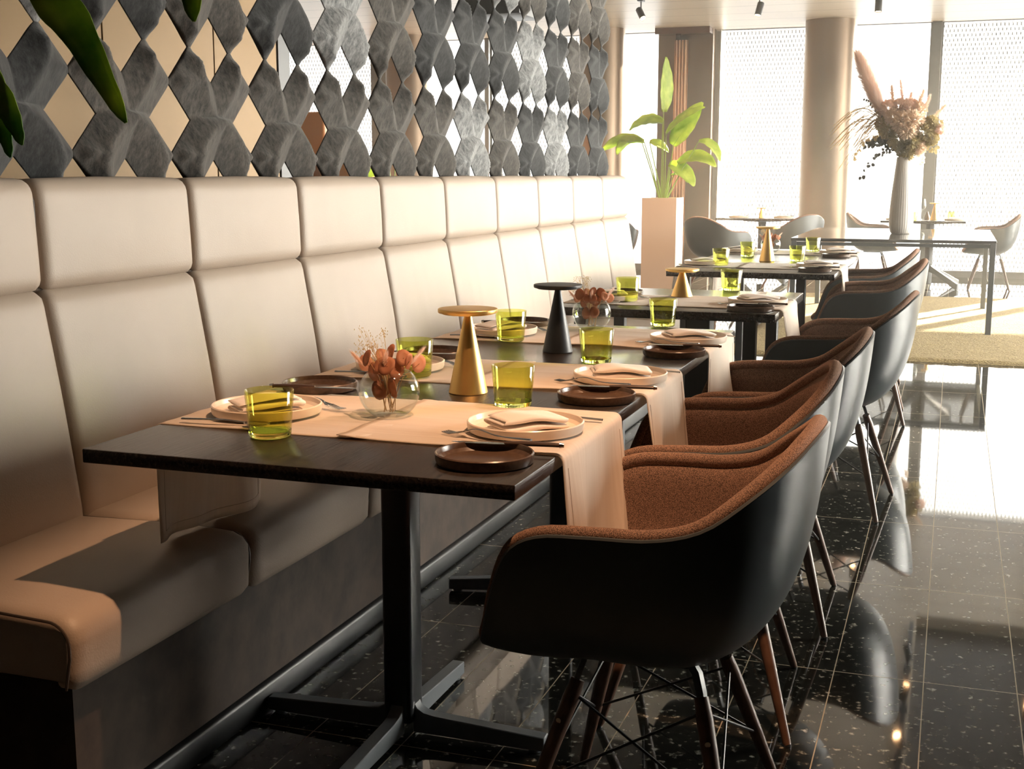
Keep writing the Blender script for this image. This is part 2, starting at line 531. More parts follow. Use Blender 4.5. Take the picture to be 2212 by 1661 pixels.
# ------------------------------------------------------------------ mesh helpers
class MB:
    def __init__(self):
        self.v = []
        self.f = []
    def add(self, vs, fs):
        o = len(self.v)
        self.v += [tuple(p) for p in vs]
        self.f += [tuple(i + o for i in f) for f in fs]
    def box(self, x0, x1, y0, y1, z0, z1):
        vs = [(x, y, z) for z in (z0, z1) for y in (y0, y1) for x in (x0, x1)]
        self.add(vs, [(0, 2, 3, 1), (4, 5, 7, 6), (0, 1, 5, 4), (2, 6, 7, 3), (0, 4, 6, 2), (1, 3, 7, 5)])
    def tube(self, pts, rad, n=8, cap=True, flat=None):
        """pts list of points, rad number or list; flat=(sx, sy) squashes the section"""
        pts = [Vector(p) for p in pts]
        if isinstance(rad, (int, float)):
            rad = [rad] * len(pts)
        tang = []
        for i in range(len(pts)):
            a = pts[max(i - 1, 0)]
            b = pts[min(i + 1, len(pts) - 1)]
            t = (b - a)
            tang.append(t.normalized() if t.length > 1e-9 else Vector((0, 0, 1)))
        up = Vector((0, 0, 1)) if abs(tang[0].z) < 0.9 else Vector((1, 0, 0))
        side = tang[0].cross(up).normalized()
        vs, fs = [], []
        for i, p in enumerate(pts):
            t = tang[i]
            side = (side - t * side.dot(t)).normalized()
            nb = t.cross(side)
            sx, sy = flat if flat else (1, 1)
            for k in range(n):
                a = 2 * PI * k / n
                vs.append(p + side * (math.cos(a) * rad[i] * sx) + nb * (math.sin(a) * rad[i] * sy))
        for i in range(len(pts) - 1):
            for k in range(n):
                k2 = (k + 1) % n
                fs.append((i * n + k, i * n + k2, (i + 1) * n + k2, (i + 1) * n + k))
        if cap:
            fs.append(tuple(range(n - 1, -1, -1)))
            fs.append(tuple((len(pts) - 1) * n + k for k in range(n)))
        self.add(vs, fs)
    def lathe(self, prof, n=32, origin=(0, 0, 0), closed=False, axis='Z', ribs=None):
        ox, oy, oz = origin
        vs, fs = [], []
        m = len(prof)
        for r, z in prof:
            for k in range(n):
                a = 2 * PI * k / n
                rr = r * (1 + (ribs[1] * math.cos(ribs[0] * a) if ribs else 0))
                vs.append((ox + rr * math.cos(a), oy + rr * math.sin(a), oz + z))
        rng = m if closed else m - 1
        for i in range(rng):
            j = (i + 1) % m
            for k in range(n):
                k2 = (k + 1) % n
                fs.append((i * n + k, i * n + k2, j * n + k2, j * n + k))
        self.add(vs, fs)
    def grid(self, rows):
        nu, nv = len(rows), len(rows[0])
        vs = [p for r in rows for p in r]
        fs = [(i * nv + j, i * nv + j + 1, (i + 1) * nv + j + 1, (i + 1) * nv + j) for i in range(nu - 1) for j in range(nv - 1)]
        self.add(vs, fs)
    def xform(self, mat):
        self.v = [tuple(mat @ Vector(p)) for p in self.v]
        return self
    def build(self, name, mat, parent=None, smooth=True, bevel=None, weld=True, solid=None, sub=0, angle=40):
        me = bpy.data.meshes.new(name)
        me.from_pydata(self.v, [], self.f)
        bm = bmesh.new()
        bm.from_mesh(me)
        if weld:
            bmesh.ops.remove_doubles(bm, verts=bm.verts, dist=1e-5)
        bmesh.ops.recalc_face_normals(bm, faces=bm.faces)
        if bevel:
            es = [e for e in bm.edges if len(e.link_faces) == 2 and e.calc_face_angle(0) > math.radians(50)]
            bmesh.ops.bevel(bm, geom=es, offset=bevel[0], segments=bevel[1], affect='EDGES', profile=0.5)
        if smooth:
            lim = math.radians(angle)
            for f in bm.faces:
                f.smooth = True
            for e in bm.edges:
                if len(e.link_faces) == 2 and e.calc_face_angle(0) > lim:
                    e.smooth = False
        bm.to_mesh(me)
        bm.free()
        me.materials.append(mat)
        o = bpy.data.objects.new(name, me)
        C.objects.link(o)
        if parent is not None:
            o.parent = parent
        if solid:
            s = o.modifiers.new('thickness', 'SOLIDIFY')
            s.thickness = solid[0]
            s.offset = solid[1]
        if sub:
            s = o.modifiers.new('smooth', 'SUBSURF')
            s.levels = sub
            s.render_levels = sub
        return o

def tag(o, label, cat, group=None):
    o['label'] = label
    o['category'] = cat
    if group:
        o['group'] = group
    return o

def thing(name, label, cat, loc=(0, 0, 0), rz=0.0, group=None):
    o = bpy.data.objects.new(name, None)
    C.objects.link(o)
    o.empty_display_size = 0.05
    o.location = loc
    o.rotation_euler = (0, 0, rz)
    return tag(o, label, cat, group)

def struct(name, mb, mat, parent=None, **k):
    o = mb.build(name, mat, parent, **k)
    if parent is None:
        o['kind'] = 'structure'
    return o

def dup(root, loc, rz, label, group=None):
    def cp(o, par):
        c = o.copy()
        C.objects.link(c)
        c.parent = par
        for ch in o.children:
            cp(ch, c)
        return c
    r = cp(root, None)
    r.location = loc
    r.rotation_euler = (0, 0, rz)
    r['label'] = label
    if group:
        r['group'] = group
    return r

def lerp(a, b, t):
    return a + (b - a) * t

def smooth01(t):
    t = max(0.0, min(1.0, t))
    return t * t * (3 - 2 * t)

def box_obj(name, x0, x1, y0, y1, z0, z1, mat, parent=None, bevel=None, **k):
    m = MB()
    m.box(x0, x1, y0, y1, z0, z1)
    return m.build(name, mat, parent, bevel=bevel, **k)

def sbox(name, x0, x1, y0, y1, z0, z1, mat, parent=None):
    m = MB()
    m.box(x0, x1, y0, y1, z0, z1)
    return struct(name, m, mat, parent, smooth=False)

# ------------------------------------------------------------------ room shell
XL, XR, YB, YF, ZC = -9.6, 4.7, -2.4, 16.5, 3.06
sbox('floor', XL - 0.2, XR + 0.3, YB - 0.2, YF + 0.35, -0.12, 0.0, M_floor)
m = MB(); m.box(XL - 0.2, -0.13, YB - 0.2, YF + 0.3, ZC, ZC + 0.2); m.box(-0.13, XR + 0.3, 12.6, YF + 0.3, ZC, ZC + 0.2)
struct('ceiling', m, M_ceiling, smooth=False)
m = MB(); m.box(-0.13, XR + 0.3, YB - 0.2, 12.6, ZC + 0.12, ZC + 0.32)
struct('ceiling_recess', m, M_ceiling_dark, smooth=False)
sbox('wall_back', XL - 0.2, XR + 0.3, YB - 0.2, YB, 0.0, ZC + 0.3, M_wall)
sbox('wall_left', XL - 0.2, XL, YB, YF, 0.0, ZC, M_wall)
# golden panel wall behind the felt screen
gold = bpy.data.objects.new('wall_inner', None); C.objects.link(gold); gold['kind'] = 'structure'
for k, (y0, y1) in enumerate(((0.4, 1.4), (1.4, 2.4), (2.4, 3.4), (3.4, 4.4), (4.4, 5.37), (5.37, 6.37), (6.37, 7.08))):
    box_obj('wall_panel', -4.05, -4.0, y0 + 0.004, y1 - 0.004, 0.0, ZC, M_gold, gold, bevel=(0.003, 1))
sbox('wall_partition', -4.25, -4.051, 0.4, 7.08, 0.0, ZC, M_wall)
sbox('column', -4.20, -4.0, 7.10, 7.24, 0.0, ZC, M_blackmetal)

# glazed facade: x layout repeats every 2.87 m
def frame_box(mb, x0, x1, z0, z1, y0, y1, w):
    mb.box(x0, x0 + w, y0, y1, z0, z1)
    mb.box(x1 - w, x1, y0, y1, z0, z1)
    mb.box(x0 + w, x1 - w, y0, y1, z0, z0 + 0.08)
    mb.box(x0 + w, x1 - w, y0, y1, z1 - 0.006, z1)

def expanded_mesh(x0, x1, z0, z1, y, along='X'):
    """zigzag strands of an expanded metal sheet"""
    dx, h, w = 0.046, 0.056, 0.0044
    mb = MB()
    nx = int((x1 - x0) / (dx / 2))
    nz = int((z1 - z0) / h)
    vs, fs = [], []
    for k in range(nz):
        for i in range(nx):
            a = x0 + i * dx / 2
            b = a + dx / 2
            za = z0 + k * h + (h if (i + k) % 2 else 0)
            zb = z0 + k * h + (0 if (i + k) % 2 else h)
            o = len(vs)
            for (px, pz) in ((a, za), (b, zb)):
                for (ox, oy) in ((-w, 0), (0, -0.004), (w, 0), (0, 0.004)):
                    vs.append((px + ox, y + oy, pz) if along == 'X' else (y + oy, px + ox, pz))
            for q in range(4):
                q2 = (q + 1) % 4
                fs.append((o + q, o + q2, o + 4 + q2, o + 4 + q))
        # the wider bonds where two strands meet
        for i in range(nx + 1):
            if (i + k) % 2 == 0:
                a = x0 + i * dx / 2
                zz = z0 + k * h
                o = len(vs)
                for (ox, oz) in ((-0.0085, 0), (0, -0.020), (0.0085, 0), (0, 0.020)):
                    vs.append((a + ox, y - 0.005, zz + oz) if along == 'X' else (y - 0.005, a + ox, zz + oz))
                for (ox, oz) in ((-0.0085, 0), (0, -0.020), (0.0085, 0), (0, 0.020)):
                    vs.append((a + ox, y + 0.005, zz + oz) if along == 'X' else (y + 0.005, a + ox, zz + oz))
                fs.append((o, o + 1, o + 2, o + 3))
                fs.append((o + 7, o + 6, o + 5, o + 4))
                for q in range(4):
                    q2 = (q + 1) % 4
                    fs.append((o + q, o + 4 + q, o + 4 + q2, o + q2))
    mb.add(vs, fs)
    return mb

wcount = [0]
def window(x0, x1, meshed, white_left=False):
    wcount[0] += 1
    root = bpy.data.objects.new('window_%d' % wcount[0], None)
    C.objects.link(root)
    root['kind'] = 'structure'
    fb = MB()
    frame_box(fb, x0, x1, 0.0, 3.06, YF - 0.04, YF + 0.04, 0.02)
    fb.build('window_frame', M_frame, root, smooth=False)
    box_obj('glass_pane', x0 + 0.02, x1 - 0.02, YF - 0.006, YF + 0.006, 0.08, 3.05, M_pane, root, smooth=False)
    if meshed:
        expanded_mesh(x0 + 0.02, x1 - 0.02, -0.1, 3.2, YF + 0.25).build('mesh_screen', M_mesh, root, smooth=False, weld=False)
for (a, b, ms) in ((-9.58, -7.80, True), (-7.30, -6.09, False), (-6.03, -4.40, True), (-4.40, -3.66, False), (-3.00, -1.50, True),
                   (-1.50, -0.36, False), (-0.25, 1.37, True), (1.37, 2.51, False), (2.62, 4.24, True)):
    window(a, b, ms)
sbox('column.001', -0.36, -0.25, YF - 0.12, YF + 0.1, 0, ZC, M_frame)
sbox('column.002', -6.09, -6.03, YF - 0.12, YF + 0.1, 0, ZC, M_frame)
sbox('column.003', 2.51, 2.62, YF - 0.12, YF + 0.1, 0, ZC, M_frame)
sbox('column.004', 4.24, 4.7, YF - 0.15, YF + 0.1, 0, ZC, M_frame)
sbox('column.005', -7.80, -7.30, YF - 0.05, YF + 0.1, 0, ZC, M_frame)
for k, (cx, cy, r) in enumerate(((-1.50, 15.9, 0.30), (1.37, 15.9, 0.30), (-4.32, 15.9, 0.29), (-7.0, 15.9, 0.30))):
    mb = MB(); mb.lathe([(0, 0), (r, 0), (r, ZC), (0, ZC)], 64, (cx, cy, 0))
    struct('pillar' + ('.%03d' % k if k else ''), mb, M_pier)
# pier, curtain bay and white reveal beside the planter
sbox('wall_pier', -3.66, -3.44, 16.2, YF + 0.1, 0, ZC, M_pier)
sbox('wall_pier.001', -3.27, -2.965, 16.2, YF + 0.1, 0, ZC, M_pier)
sbox('trim_1', -3.66, -2.97, 15.98, 16.19, 2.985, ZC, M_soffit)
sbox('trim_2', -2.965, -2.90, YF - 0.1, YF + 0.16, 0, ZC, M_whiteframe)
sbox('trim_3', -3.44, -3.27, YF, YF + 0.1, 0, ZC, M_pier)
# right wall: solid near the camera, glazed further on
sbox('wall_right', XR, XR + 0.2, YB, 6.0, 0, ZC + 0.3, M_wall)
sbox('trim_4', XR, XR + 0.2, 6.0, YF + 0.1, ZC, ZC + 0.35, M_wall)
for k in range(5):
    y0 = 6.0 + k * 2.10
    root = bpy.data.objects.new('window_%d' % (10 + k), None)
    C.objects.link(root); root['kind'] = 'structure'
    fb = MB()
    fb.box(XR, XR + 0.12, y0, y0 + 0.12, 0, ZC); fb.box(XR, XR + 0.12, y0 + 1.98, y0 + 2.10, 0, ZC)
    fb.box(XR, XR + 0.12, y0 + 0.12, y0 + 1.98, 0, 0.1); fb.box(XR, XR + 0.12, y0 + 0.12, y0 + 1.98, 2.95, ZC)
    fb.build('window_frame', M_frame, root, smooth=False)
    box_obj('glass_pane', XR + 0.05, XR + 0.06, y0 + 0.12, y0 + 1.98, 0.1, 2.95, M_pane, root, smooth=False)

# ceiling tracks
def track(name, x, y0, y1, label):
    mb = MB(); mb.box(x - 0.018, x + 0.018, y0, y1, ZC - 0.03, ZC)
    tag(mb.build(name, M_blackmetal, smooth=False), label, 'lighting track')

# ------------------------------------------------------------------ curtain
mb = MB()
rows = []
for i in range(40):
    t = i / 39
    x = lerp(-3.44, -3.27, t)
    yy = 16.15 + 0.035 * math.sin(t * PI * 9)
    rows.append([(x, yy, z) for z in (0.02, 1.0, 2.0, 2.92)])
mb.grid(rows)
tag(mb.build('curtain', M_curtain, solid=(0.004, 0)), 'tan floor length curtain in the bay between two brown piers', 'curtain')

# ------------------------------------------------------------------ carpet
mb = MB()
rows = []
x0, x1, y0, y1 = -1.50, 4.3, 8.86, 13.58
nx, ny = 120, 100
for j in range(ny + 1):
    row = []
    for i in range(nx + 1):
        u, v = i / nx, j / ny
        e = min(u, 1 - u, v * 0.8, (1 - v) * 0.8)
        z = 0.022 * math.sqrt(min(1, e / 0.008)) if e > 0 else 0.0
        z += random.uniform(-0.0025, 0.0025) if 0 < e else 0
        row.append((lerp(x0, x1, u) + random.uniform(-.006, .006), lerp(y0, y1, v) + random.uniform(-.006, .006), max(z, 0.001)))
    rows.append(row)
mb.grid(rows)
cp = tag(mb.build('carpet', M_carpet), 'thick olive gold carpet on the granite floor under the console table', 'carpet')

# ------------------------------------------------------------------ banquette
banq = thing('banquette', 'long cream leather banquette bench with a high two tier back', 'banquette', (-1.7, 4.8, 0))
def loc_parent(o, par):
    o.parent = par
    o.location = -Vector(par.location)
    return o

def pillow(name, y0, y1, prof, depth, edge=0.027, mat=M_leather, dome=0.012, wrinkle=0.0, seed=0):
    """prof: front outline as list of (x, z) from bottom to top; cushion swells between its edges"""
    rnd = random.Random(seed)
    ph = [rnd.uniform(0, 6) for _ in range(4)]
    # resample prof
    L = [0]
    for a, b in zip(prof, prof[1:]):
        L.append(L[-1] + math.hypot(b[0] - a[0], b[1] - a[1]))
    n = 26
    pts = []
    for i in range(n + 1):
        s = L[-1] * i / n
        for k in range(len(prof) - 1):
            if s <= L[k + 1] + 1e-9:
                t = (s - L[k]) / (L[k + 1] - L[k])
                pts.append((lerp(prof[k][0], prof[k + 1][0], t), lerp(prof[k][1], prof[k + 1][1], t)))
                break
    rows = []
    ny = 28
    for j in range(ny + 1):
        v = j / ny
        # denser near the seams
        vv = 0.5 - 0.5 * math.cos(PI * v)
        y = lerp(y0, y1, vv)
        dy = min(y - y0, y1 - y)
        ey = math.sqrt(max(0.0, 1 - (1 - min(1, dy / edge)) ** 2))
        row = []
        for i, (px, pz) in enumerate(pts):
            a = pts[max(i - 1, 0)]
            b = pts[min(i + 1, n)]
            tx, tz = b[0] - a[0], b[1] - a[1]
            l = math.hypot(tx, tz)
            nx_, nz_ = tz / l, -tx / l
            u = i / n
            dm = dome * math.sin(PI * min(1, max(0, u))) * math.sin(PI * vv)
            wr = wrinkle * (math.sin(vv * 37 + ph[0] + u * 5) * 0.5 + math.sin(vv * 61 + ph[1]) * 0.3) * math.exp(-((vv - 0.35 - 0.1 * ph[2] / 6) / 0.12) ** 2) * math.sin(PI * u)
            off = -(1 - ey) * edge * 0.75 + dm + wr
            row.append((px + nx_ * off, y, pz + nz_ * off))
        rows.append(row)
    mb = MB()
    mb.grid(rows)
    # close the ends and the back
    for row, flip in ((rows[0], False), (rows[-1], True)):
        back = [(min(depth, p[0]), p[1], p[2]) for p in row]
        mb.grid([row, back])
    o = mb.build(name, mat, None, angle=70)
    return loc_parent(o, banq)

seams = [1.75 + 0.61 * k for k in range(11)]
def arc(cx, cz, r, a0, a1, n=6):
    return [(cx + r * math.cos(math.radians(lerp(a0, a1, i / n))), cz + r * math.sin(math.radians(lerp(a0, a1, i / n)))) for i in range(n + 1)]
for k in range(10):
    a, b = seams[k] + 0.002, seams[k + 1] - 0.002
    up = [(-1.985, 0.985)] + arc(-1.975, 1.015, 0.03, -60, 0, 4) + [(-1.948, 1.10)] + arc(-1.99, 1.205, 0.036, 5, 90, 6) + [(-2.03, 1.24)]
    pillow('headrest_cushion', a, b, up, -2.06, seed=k, wrinkle=0.0016)
    lo = [(-1.865, 0.45)] + [(-1.868, 0.50), (-1.905, 0.75)] + arc(-1.975, 0.955, 0.035, 0, 60, 4) + [(-1.985, 0.995)]
    pillow('backrest_cushion', a, b, lo, -2.06, seed=k + 40, wrinkle=0.003)
    st = [(-1.47, 0.332)] + arc(-1.455, 0.355, 0.024, -70, 0, 4) + [(-1.428, 0.42)] + arc(-1.475, 0.425, 0.05, 5, 88, 7) + [(-1.60, 0.480), (-1.90, 0.472)]
    pillow('seat_cushion', a, b, st, -1.93, seed=k + 80, edge=0.03, dome=0.006)
for k in range(0, 11):
    y = seams[k]
    pts = [(-1.452, y, 0.340), (-1.440, y, 0.40)] + [(a_, y, b_) for a_, b_ in arc(-1.485, 0.420, 0.045, 0, 90, 8)] + [(-1.60, y, 0.470), (-1.88, y, 0.463)]
    mb = MB(); mb.tube(pts, 0.0028, 6)
    loc_parent(mb.build('piping', M_piping), banq)
for k in range(1, 10):
    y = seams[k]
    for pts in ([(-1.886, y, 0.49), (-1.924, y, 0.75), (-1.957, y, 0.94), (-1.972, y, 0.975)], [(-1.975, y, 1.0), (-1.967, y, 1.03), (-1.967, y, 1.19), (-1.978, y, 1.215)]):
        mb = MB(); mb.tube(pts, 0.003, 6)
        loc_parent(mb.build('piping', M_piping), banq)
mb = MB(); mb.tube([(-1.973, 1.76, 0.990), (-1.973, 7.84, 0.990)], 0.004, 6)
loc_parent(mb.build('piping', M_piping), banq)
mb = MB(); mb.box(-2.12, -1.48, 1.80, 7.85, 0.07, 0.336); loc_parent(mb.build('plinth', M_plinth, smooth=False), banq)
mb = MB(); mb.box(-2.11, -2.055, 1.755, 7.845, 0.30, 1.225); loc_parent(mb.build('back_frame', M_plinth, smooth=False), banq)
mb = MB(); mb.box(-2.12, -1.465, 1.80, 7.86, 0.0, 0.07); loc_parent(mb.build('skirting', M_skirt, bevel=(0.012, 3)), banq)

# ------------------------------------------------------------------ felt screen
screen = thing('felt_screen', 'grey felt lattice screen with diamond openings above the banquette', 'screen', (-2.04, 4.8, 0))
SP, TZ, DA, DB = 0.208, 0.20, 0.099, 0.094
RIDGES = [[(0, 0), (0.045, 0.045), (0.088, 0.115), (0.104, 0.20)], [(0.086, 0.11), (0.208, 0.10)],
          [(0, -0.006), (0.05, -0.022), (0.10, -0.062), (0.128, -0.115), (0.104, -0.20)], [(0.122, -0.095), (0.208, -0.10)]]
def seg_dist(p, a, b):
    ax, ay = b[0] - a[0], b[1] - a[1]
    t = ((p[0] - a[0]) * ax + (p[1] - a[1]) * ay) / (ax * ax + ay * ay)
    t = max(0.0, min(1.0, t))
    return math.hypot(p[0] - a[0] - ax * t, p[1] - a[1] - ay * t)
def felt_height(s, t):
    dr = min(seg_dist((s, t), a, b) + (0.012 if k in (1, 3) else 0) for k, R in enumerate(RIDGES) for a, b in zip(R, R[1:]))
    de = 1.0
    for (cx, cy) in ((0, TZ), (0, -TZ), (SP, 0), (SP, TZ), (SP, -TZ)):
        de = min(de, (abs(s - cx) / DA + abs(t - cy) / DB - 1) * DA * DB / math.hypot(DA, DB))
    de = max(0.0, de)
    h = 0.056 * de / (de + dr + 0.011)
    if t > 0:
        h *= lerp(0.45, 1.0, smooth01(abs(t) / 0.15)) if t > 0.012 else lerp(1.0, 0.45, smooth01(t / 0.012))
    dn = min(math.hypot(abs(s) - 0.104, abs(t) - TZ), math.hypot(abs(s) - SP, abs(t) - 0.10))
    return h * lerp(0.12, 1.0, smooth01(dn / 0.045))
def felt_tile_mb():
    mb = MB()
    nu, nv = 22, 26
    for sx in (1, -1):
        for sz in (1, -1):
            S0 = [(0, (0, TZ - DB)), (0.5, (0, 0)), (1, (SP - DA, 0))]
            S1 = [(0, (DA, TZ)), (0.06, (SP - DA, TZ)), (0.94, (SP, TZ - DB)), (1, (SP, DB))]
            def at(P, v):
                for (va, a), (vb, b) in zip(P, P[1:]):
                    if v <= vb + 1e-9:
                        t = (v - va) / (vb - va)
                        return (lerp(a[0], b[0], t), lerp(a[1], b[1], t))
                return P[-1][1]
            vs_ = sorted(set([round(j / nv, 5) for j in range(nv + 1)] + [0.02, 0.06, 0.94, 0.98]))
            rows = []
            for i in range(nu + 1):
                u = i / nu
                row = []
                for v in vs_:
                    p0, p1 = at(S0, v), at(S1, v)
                    s, t_ = lerp(p0[0], p1[0], u), lerp(p0[1], p1[1], u)
                    row.append((felt_height(s, sz * t_), sx * s, sz * t_))
                rows.append(row)
            mb.grid(rows)
    return mb
tile0 = felt_tile_mb().build('felt_tile', M_felt, None, solid=(0.005, 1), angle=75)
first = True
for r in range(5):
    for k in range(13):
        y = 2.386 + 0.416 * k
        z = 1.40 + 0.40 * r
        o = tile0 if first else tile0.copy()
        if not first:
            C.objects.link(o)
        first = False
        o.parent = screen
        o.location = (0.0, y - 4.8, z)
mb = MB(); mb.box(-2.08, -2.05, 2.20, 7.57, 1.17, 1.20)
for yy in (2.2, 7.55):
    pass
o = mb.build('bottom_rail', M_blackmetal, smooth=False); loc_parent(o, screen)

# ------------------------------------------------------------------ tables
def table_top(x0, x1, y0, y1, root, z=0.75, th=0.027, mat=M_wood):
    mb = MB(); mb.box(x0, x1, y0, y1, z - th, z)
    o = mb.build('tabletop', mat, None, bevel=(0.0025, 2))
    return loc_parent(o, root)

def star_base(root, cx, cy, rot=0.0, L=0.34, ztop=0.722, swept=False):
    mb = MB()
    mb.box(-0.035, 0.035, -0.035, 0.035, 0.03, ztop - 0.012)
    c = mb.build('column', M_blackmetal, None, bevel=(0.012, 3))
    c.location = (cx - root.location.x, cy - root.location.y, 0)
    c.rotation_euler = (0, 0, rot)
    c.parent = root
    mb = MB(); mb.box(-0.16, 0.16, -0.16, 0.16, ztop - 0.014, ztop)
    p = mb.build('top_plate', M_blackmetal, None, bevel=(0.003, 1))
    p.location = (cx - root.location.x, cy - root.location.y, 0)
    p.rotation_euler = (0, 0, rot)
    p.parent = root
    for q in range(4):
        # tapering bar foot with a swept joint against the column
        prof = [(0.03, 0.085), (0.04, 0.065), (0.055, 0.056), (0.08, 0.052), (L, 0.040), (L, 0.008), (0.03, 0.008)]
        if swept:
            prof = [(0.03, 0.30), (0.042, 0.255), (0.06, 0.235), (L, 0.060), (L, 0.010), (L - 0.05, 0.010), (0.12, 0.15), (0.03, 0.17)]
        hw = 0.016
        vs = [(x, -hw, z) for x, z in prof] + [(x, hw, z) for x, z in prof]
        n = len(prof)
        fs = [tuple(range(n)), tuple(range(2 * n - 1, n - 1, -1))] + [(i, (i + 1) % n, n + (i + 1) % n, n + i) for i in range(n)]
        mb = MB(); mb.add(vs, fs)
        mb.lathe([(0, 0), (0.014, 0), (0.014, 0.010), (0, 0.010)], 12, (L - 0.025, 0, 0))
        f = mb.build('foot', M_greymetal, None, bevel=(0.002, 1))
        f.location = (cx - root.location.x, cy - root.location.y, 0)
        f.rotation_euler = (0, 0, rot + q * PI / 2)
        f.parent = root

tA = thing('dining_table', 'long black oak dining table nearest the camera with three cloth runners', 'table', (-1.07, 2.99, 0))
table_top(-1.50, -0.652, 1.89, 4.085, tA)
star_base(tA, -1.12, 2.47, 0.0)
star_base(tA, -1.06, 3.50, math.radians(14))
tB = thing('dining_table', 'small black table with square legs behind the long dining table', 'table', (-1.0, 5.05, 0))
table_top(-1.44, -0.59, 4.60, 5.50, tB, th=0.032)
for (lx, ly) in ((-0.70, 4.74), (-0.70, 5.36), (-1.36, 4.74), (-1.36, 5.36)):
    mb = MB(); mb.box(lx - 0.024, lx + 0.024, ly - 0.024, ly + 0.024, 0, 0.718)
    loc_parent(mb.build('leg', M_blackmetal, None, bevel=(0.003, 1)), tB)
mb = MB(); mb.box(-1.0, -0.90, 5.0, 5.10, 0.0, 0.718)
loc_parent(mb.build('column', M_blackmetal, None, bevel=(0.004, 1)), tB)
tC = thing('dining_table', 'third black dining table in the row, with two cloth runners', 'table', (-1.0, 7.6, 0))
table_top(-1.42, -0.553, 6.56, 8.72, tC, th=0.03)
for (lx, ly) in ((-0.73, 6.68), (-0.73, 8.60), (-1.34, 6.70), (-1.34, 8.58)):
    mb = MB(); mb.box(lx - 0.024, lx + 0.024, ly - 0.024, ly + 0.024, 0, 0.72)
    loc_parent(mb.build('leg', M_blackmetal, None, bevel=(0.003, 1)), tC)

# ------------------------------------------------------------------ cloth runners
def runner(y0, y1, side, xc, xe, zlow, label, seed, flare=0.02, lift=0.0, pinch=0.0):
    """a cloth from the middle of the table xc over the edge xe hanging to zlow; side=+1 aisle, -1 bench"""
    rnd = random.Random(seed)
    p1, p2, p3 = rnd.uniform(0, 6), rnd.uniform(0, 6), rnd.uniform(0, 6)
    ztop = 0.7512 + lift
    path = []
    n1 = 26
    for i in range(n1):
        path.append((lerp(xc, xe - side * 0.004, i / (n1 - 1)), ztop, 0.0))
    R = 0.017
    for i in range(1, 7):
        a = PI / 2 * i / 6
        path.append((xe - side * 0.004 + side * R * math.sin(a), ztop - R + R * math.cos(a), 0.0))
    n2 = 22
    for i in range(1, n2 + 1):
        t = i / n2
        path.append((xe + side * (R - 0.004), lerp(ztop - R, zlow, t), t))
    rows = []
    nv = 34
    for i, (x, z, t) in enumerate(path):
        row = []
        for j in range(nv + 1):
            v = j / nv
            y = lerp(y0, y1, v)
            if t == 0:
                w = 0.0018 * math.sin(x * 22 + p1 + v * 3) * math.exp(-((v * 1.0) / 0.12) ** 2) + 0.0012 * math.sin(v * 23 + p2 + x * 3)
                zz = z + max(0, w)
                if i < 2:
                    zz += 0.0015
                yy = y + 0.004 * math.sin(x * 9 + p3)
                row.append((x, yy, zz))
            else:
                wave = t * (0.016 * math.sin(v * PI * 2.2 + p1) + 0.008 * math.sin(v * PI * 5 + p2))
                fl = t * flare
                yy = lerp(y - fl, y + fl, v) - pinch * t * v * v + 0.004 * math.sin(x * 9 + p3)
                row.append((x + side * (wave + 0.018 * t), yy, z + 0.012 * t * math.sin(v * 3 + p3)))
        rows.append(row)
    mb = MB(); mb.grid(rows)
    o = mb.build('table_runner', M_linen, None, solid=(0.0016, 0), angle=80)
    hb = MB()
    i3, j1, j2 = len(rows) - 3, 2, nv - 2
    off = Vector((0.0011, 0, 0))
    for sg in (1, -1):
        hb.tube([Vector(rows[i3][j]) + off * sg for j in range(j1, j2 + 1)], 0.0006, 4)
        for jj in (j1, j2):
            hb.tube([Vector(rows[i][jj]) + off * sg for i in range(32, i3 + 1)], 0.0006, 4)
    hb.build('hem_stitching', M_thread, o, smooth=False)
    tag(o, label, 'table runner', 'linen runners')
    return o
RY = [(2.12, 2.545), (2.775, 3.175), (3.552, 3.985), (4.726, 5.16), (6.83, 7.25), (8.08, 8.50)]
RNAME = ['the nearest place row of the long table', 'the middle place row of the long table', 'the far place row of the long table',
         'the small table behind the long one', 'the front place row of the third table', 'the back place row of the third table']
XE = [(-1.50, -0.652)] * 3 + [(-1.44, -0.59)] + [(-1.42, -0.553)] * 2
for k, (a, b) in enumerate(RY):
    runner(a + 0.012, b + 0.012, -1, -1.04, XE[k][0], 0.492, 'pale linen runner draped to the bench from ' + RNAME[k], k * 2, 0.004)
    runner(a, b, 1, -1.095, XE[k][1], 0.47 if k == 0 else 0.52, 'pale linen runner hanging toward the chair from ' + RNAME[k], k * 2 + 1, 0.0, lift=0.0022, pinch=[0.055, 0.03, 0.03, 0.02, 0.02, 0.0][k])

# ------------------------------------------------------------------ tableware prototypes
def plate_profile(r, h, t=0.004):
    return [(0, 0), (r - 0.008, 0), (r - 0.002, 0.002), (r, 0.007), (r + 0.0008, h - 0.002), (r - 0.0012, h), (r - t + 0.001, h - 0.001), (r - t, h - 0.004),
            (r - t - 0.0015, 0.011), (r - t - 0.008, t + 0.0015), (r - t - 0.02, t), (0, t)]
def proto_plate(name, r, h, mat):
    mb = MB(); mb.lathe(plate_profile(r, h), 64)
    return mb.build(name, mat, None, angle=28)

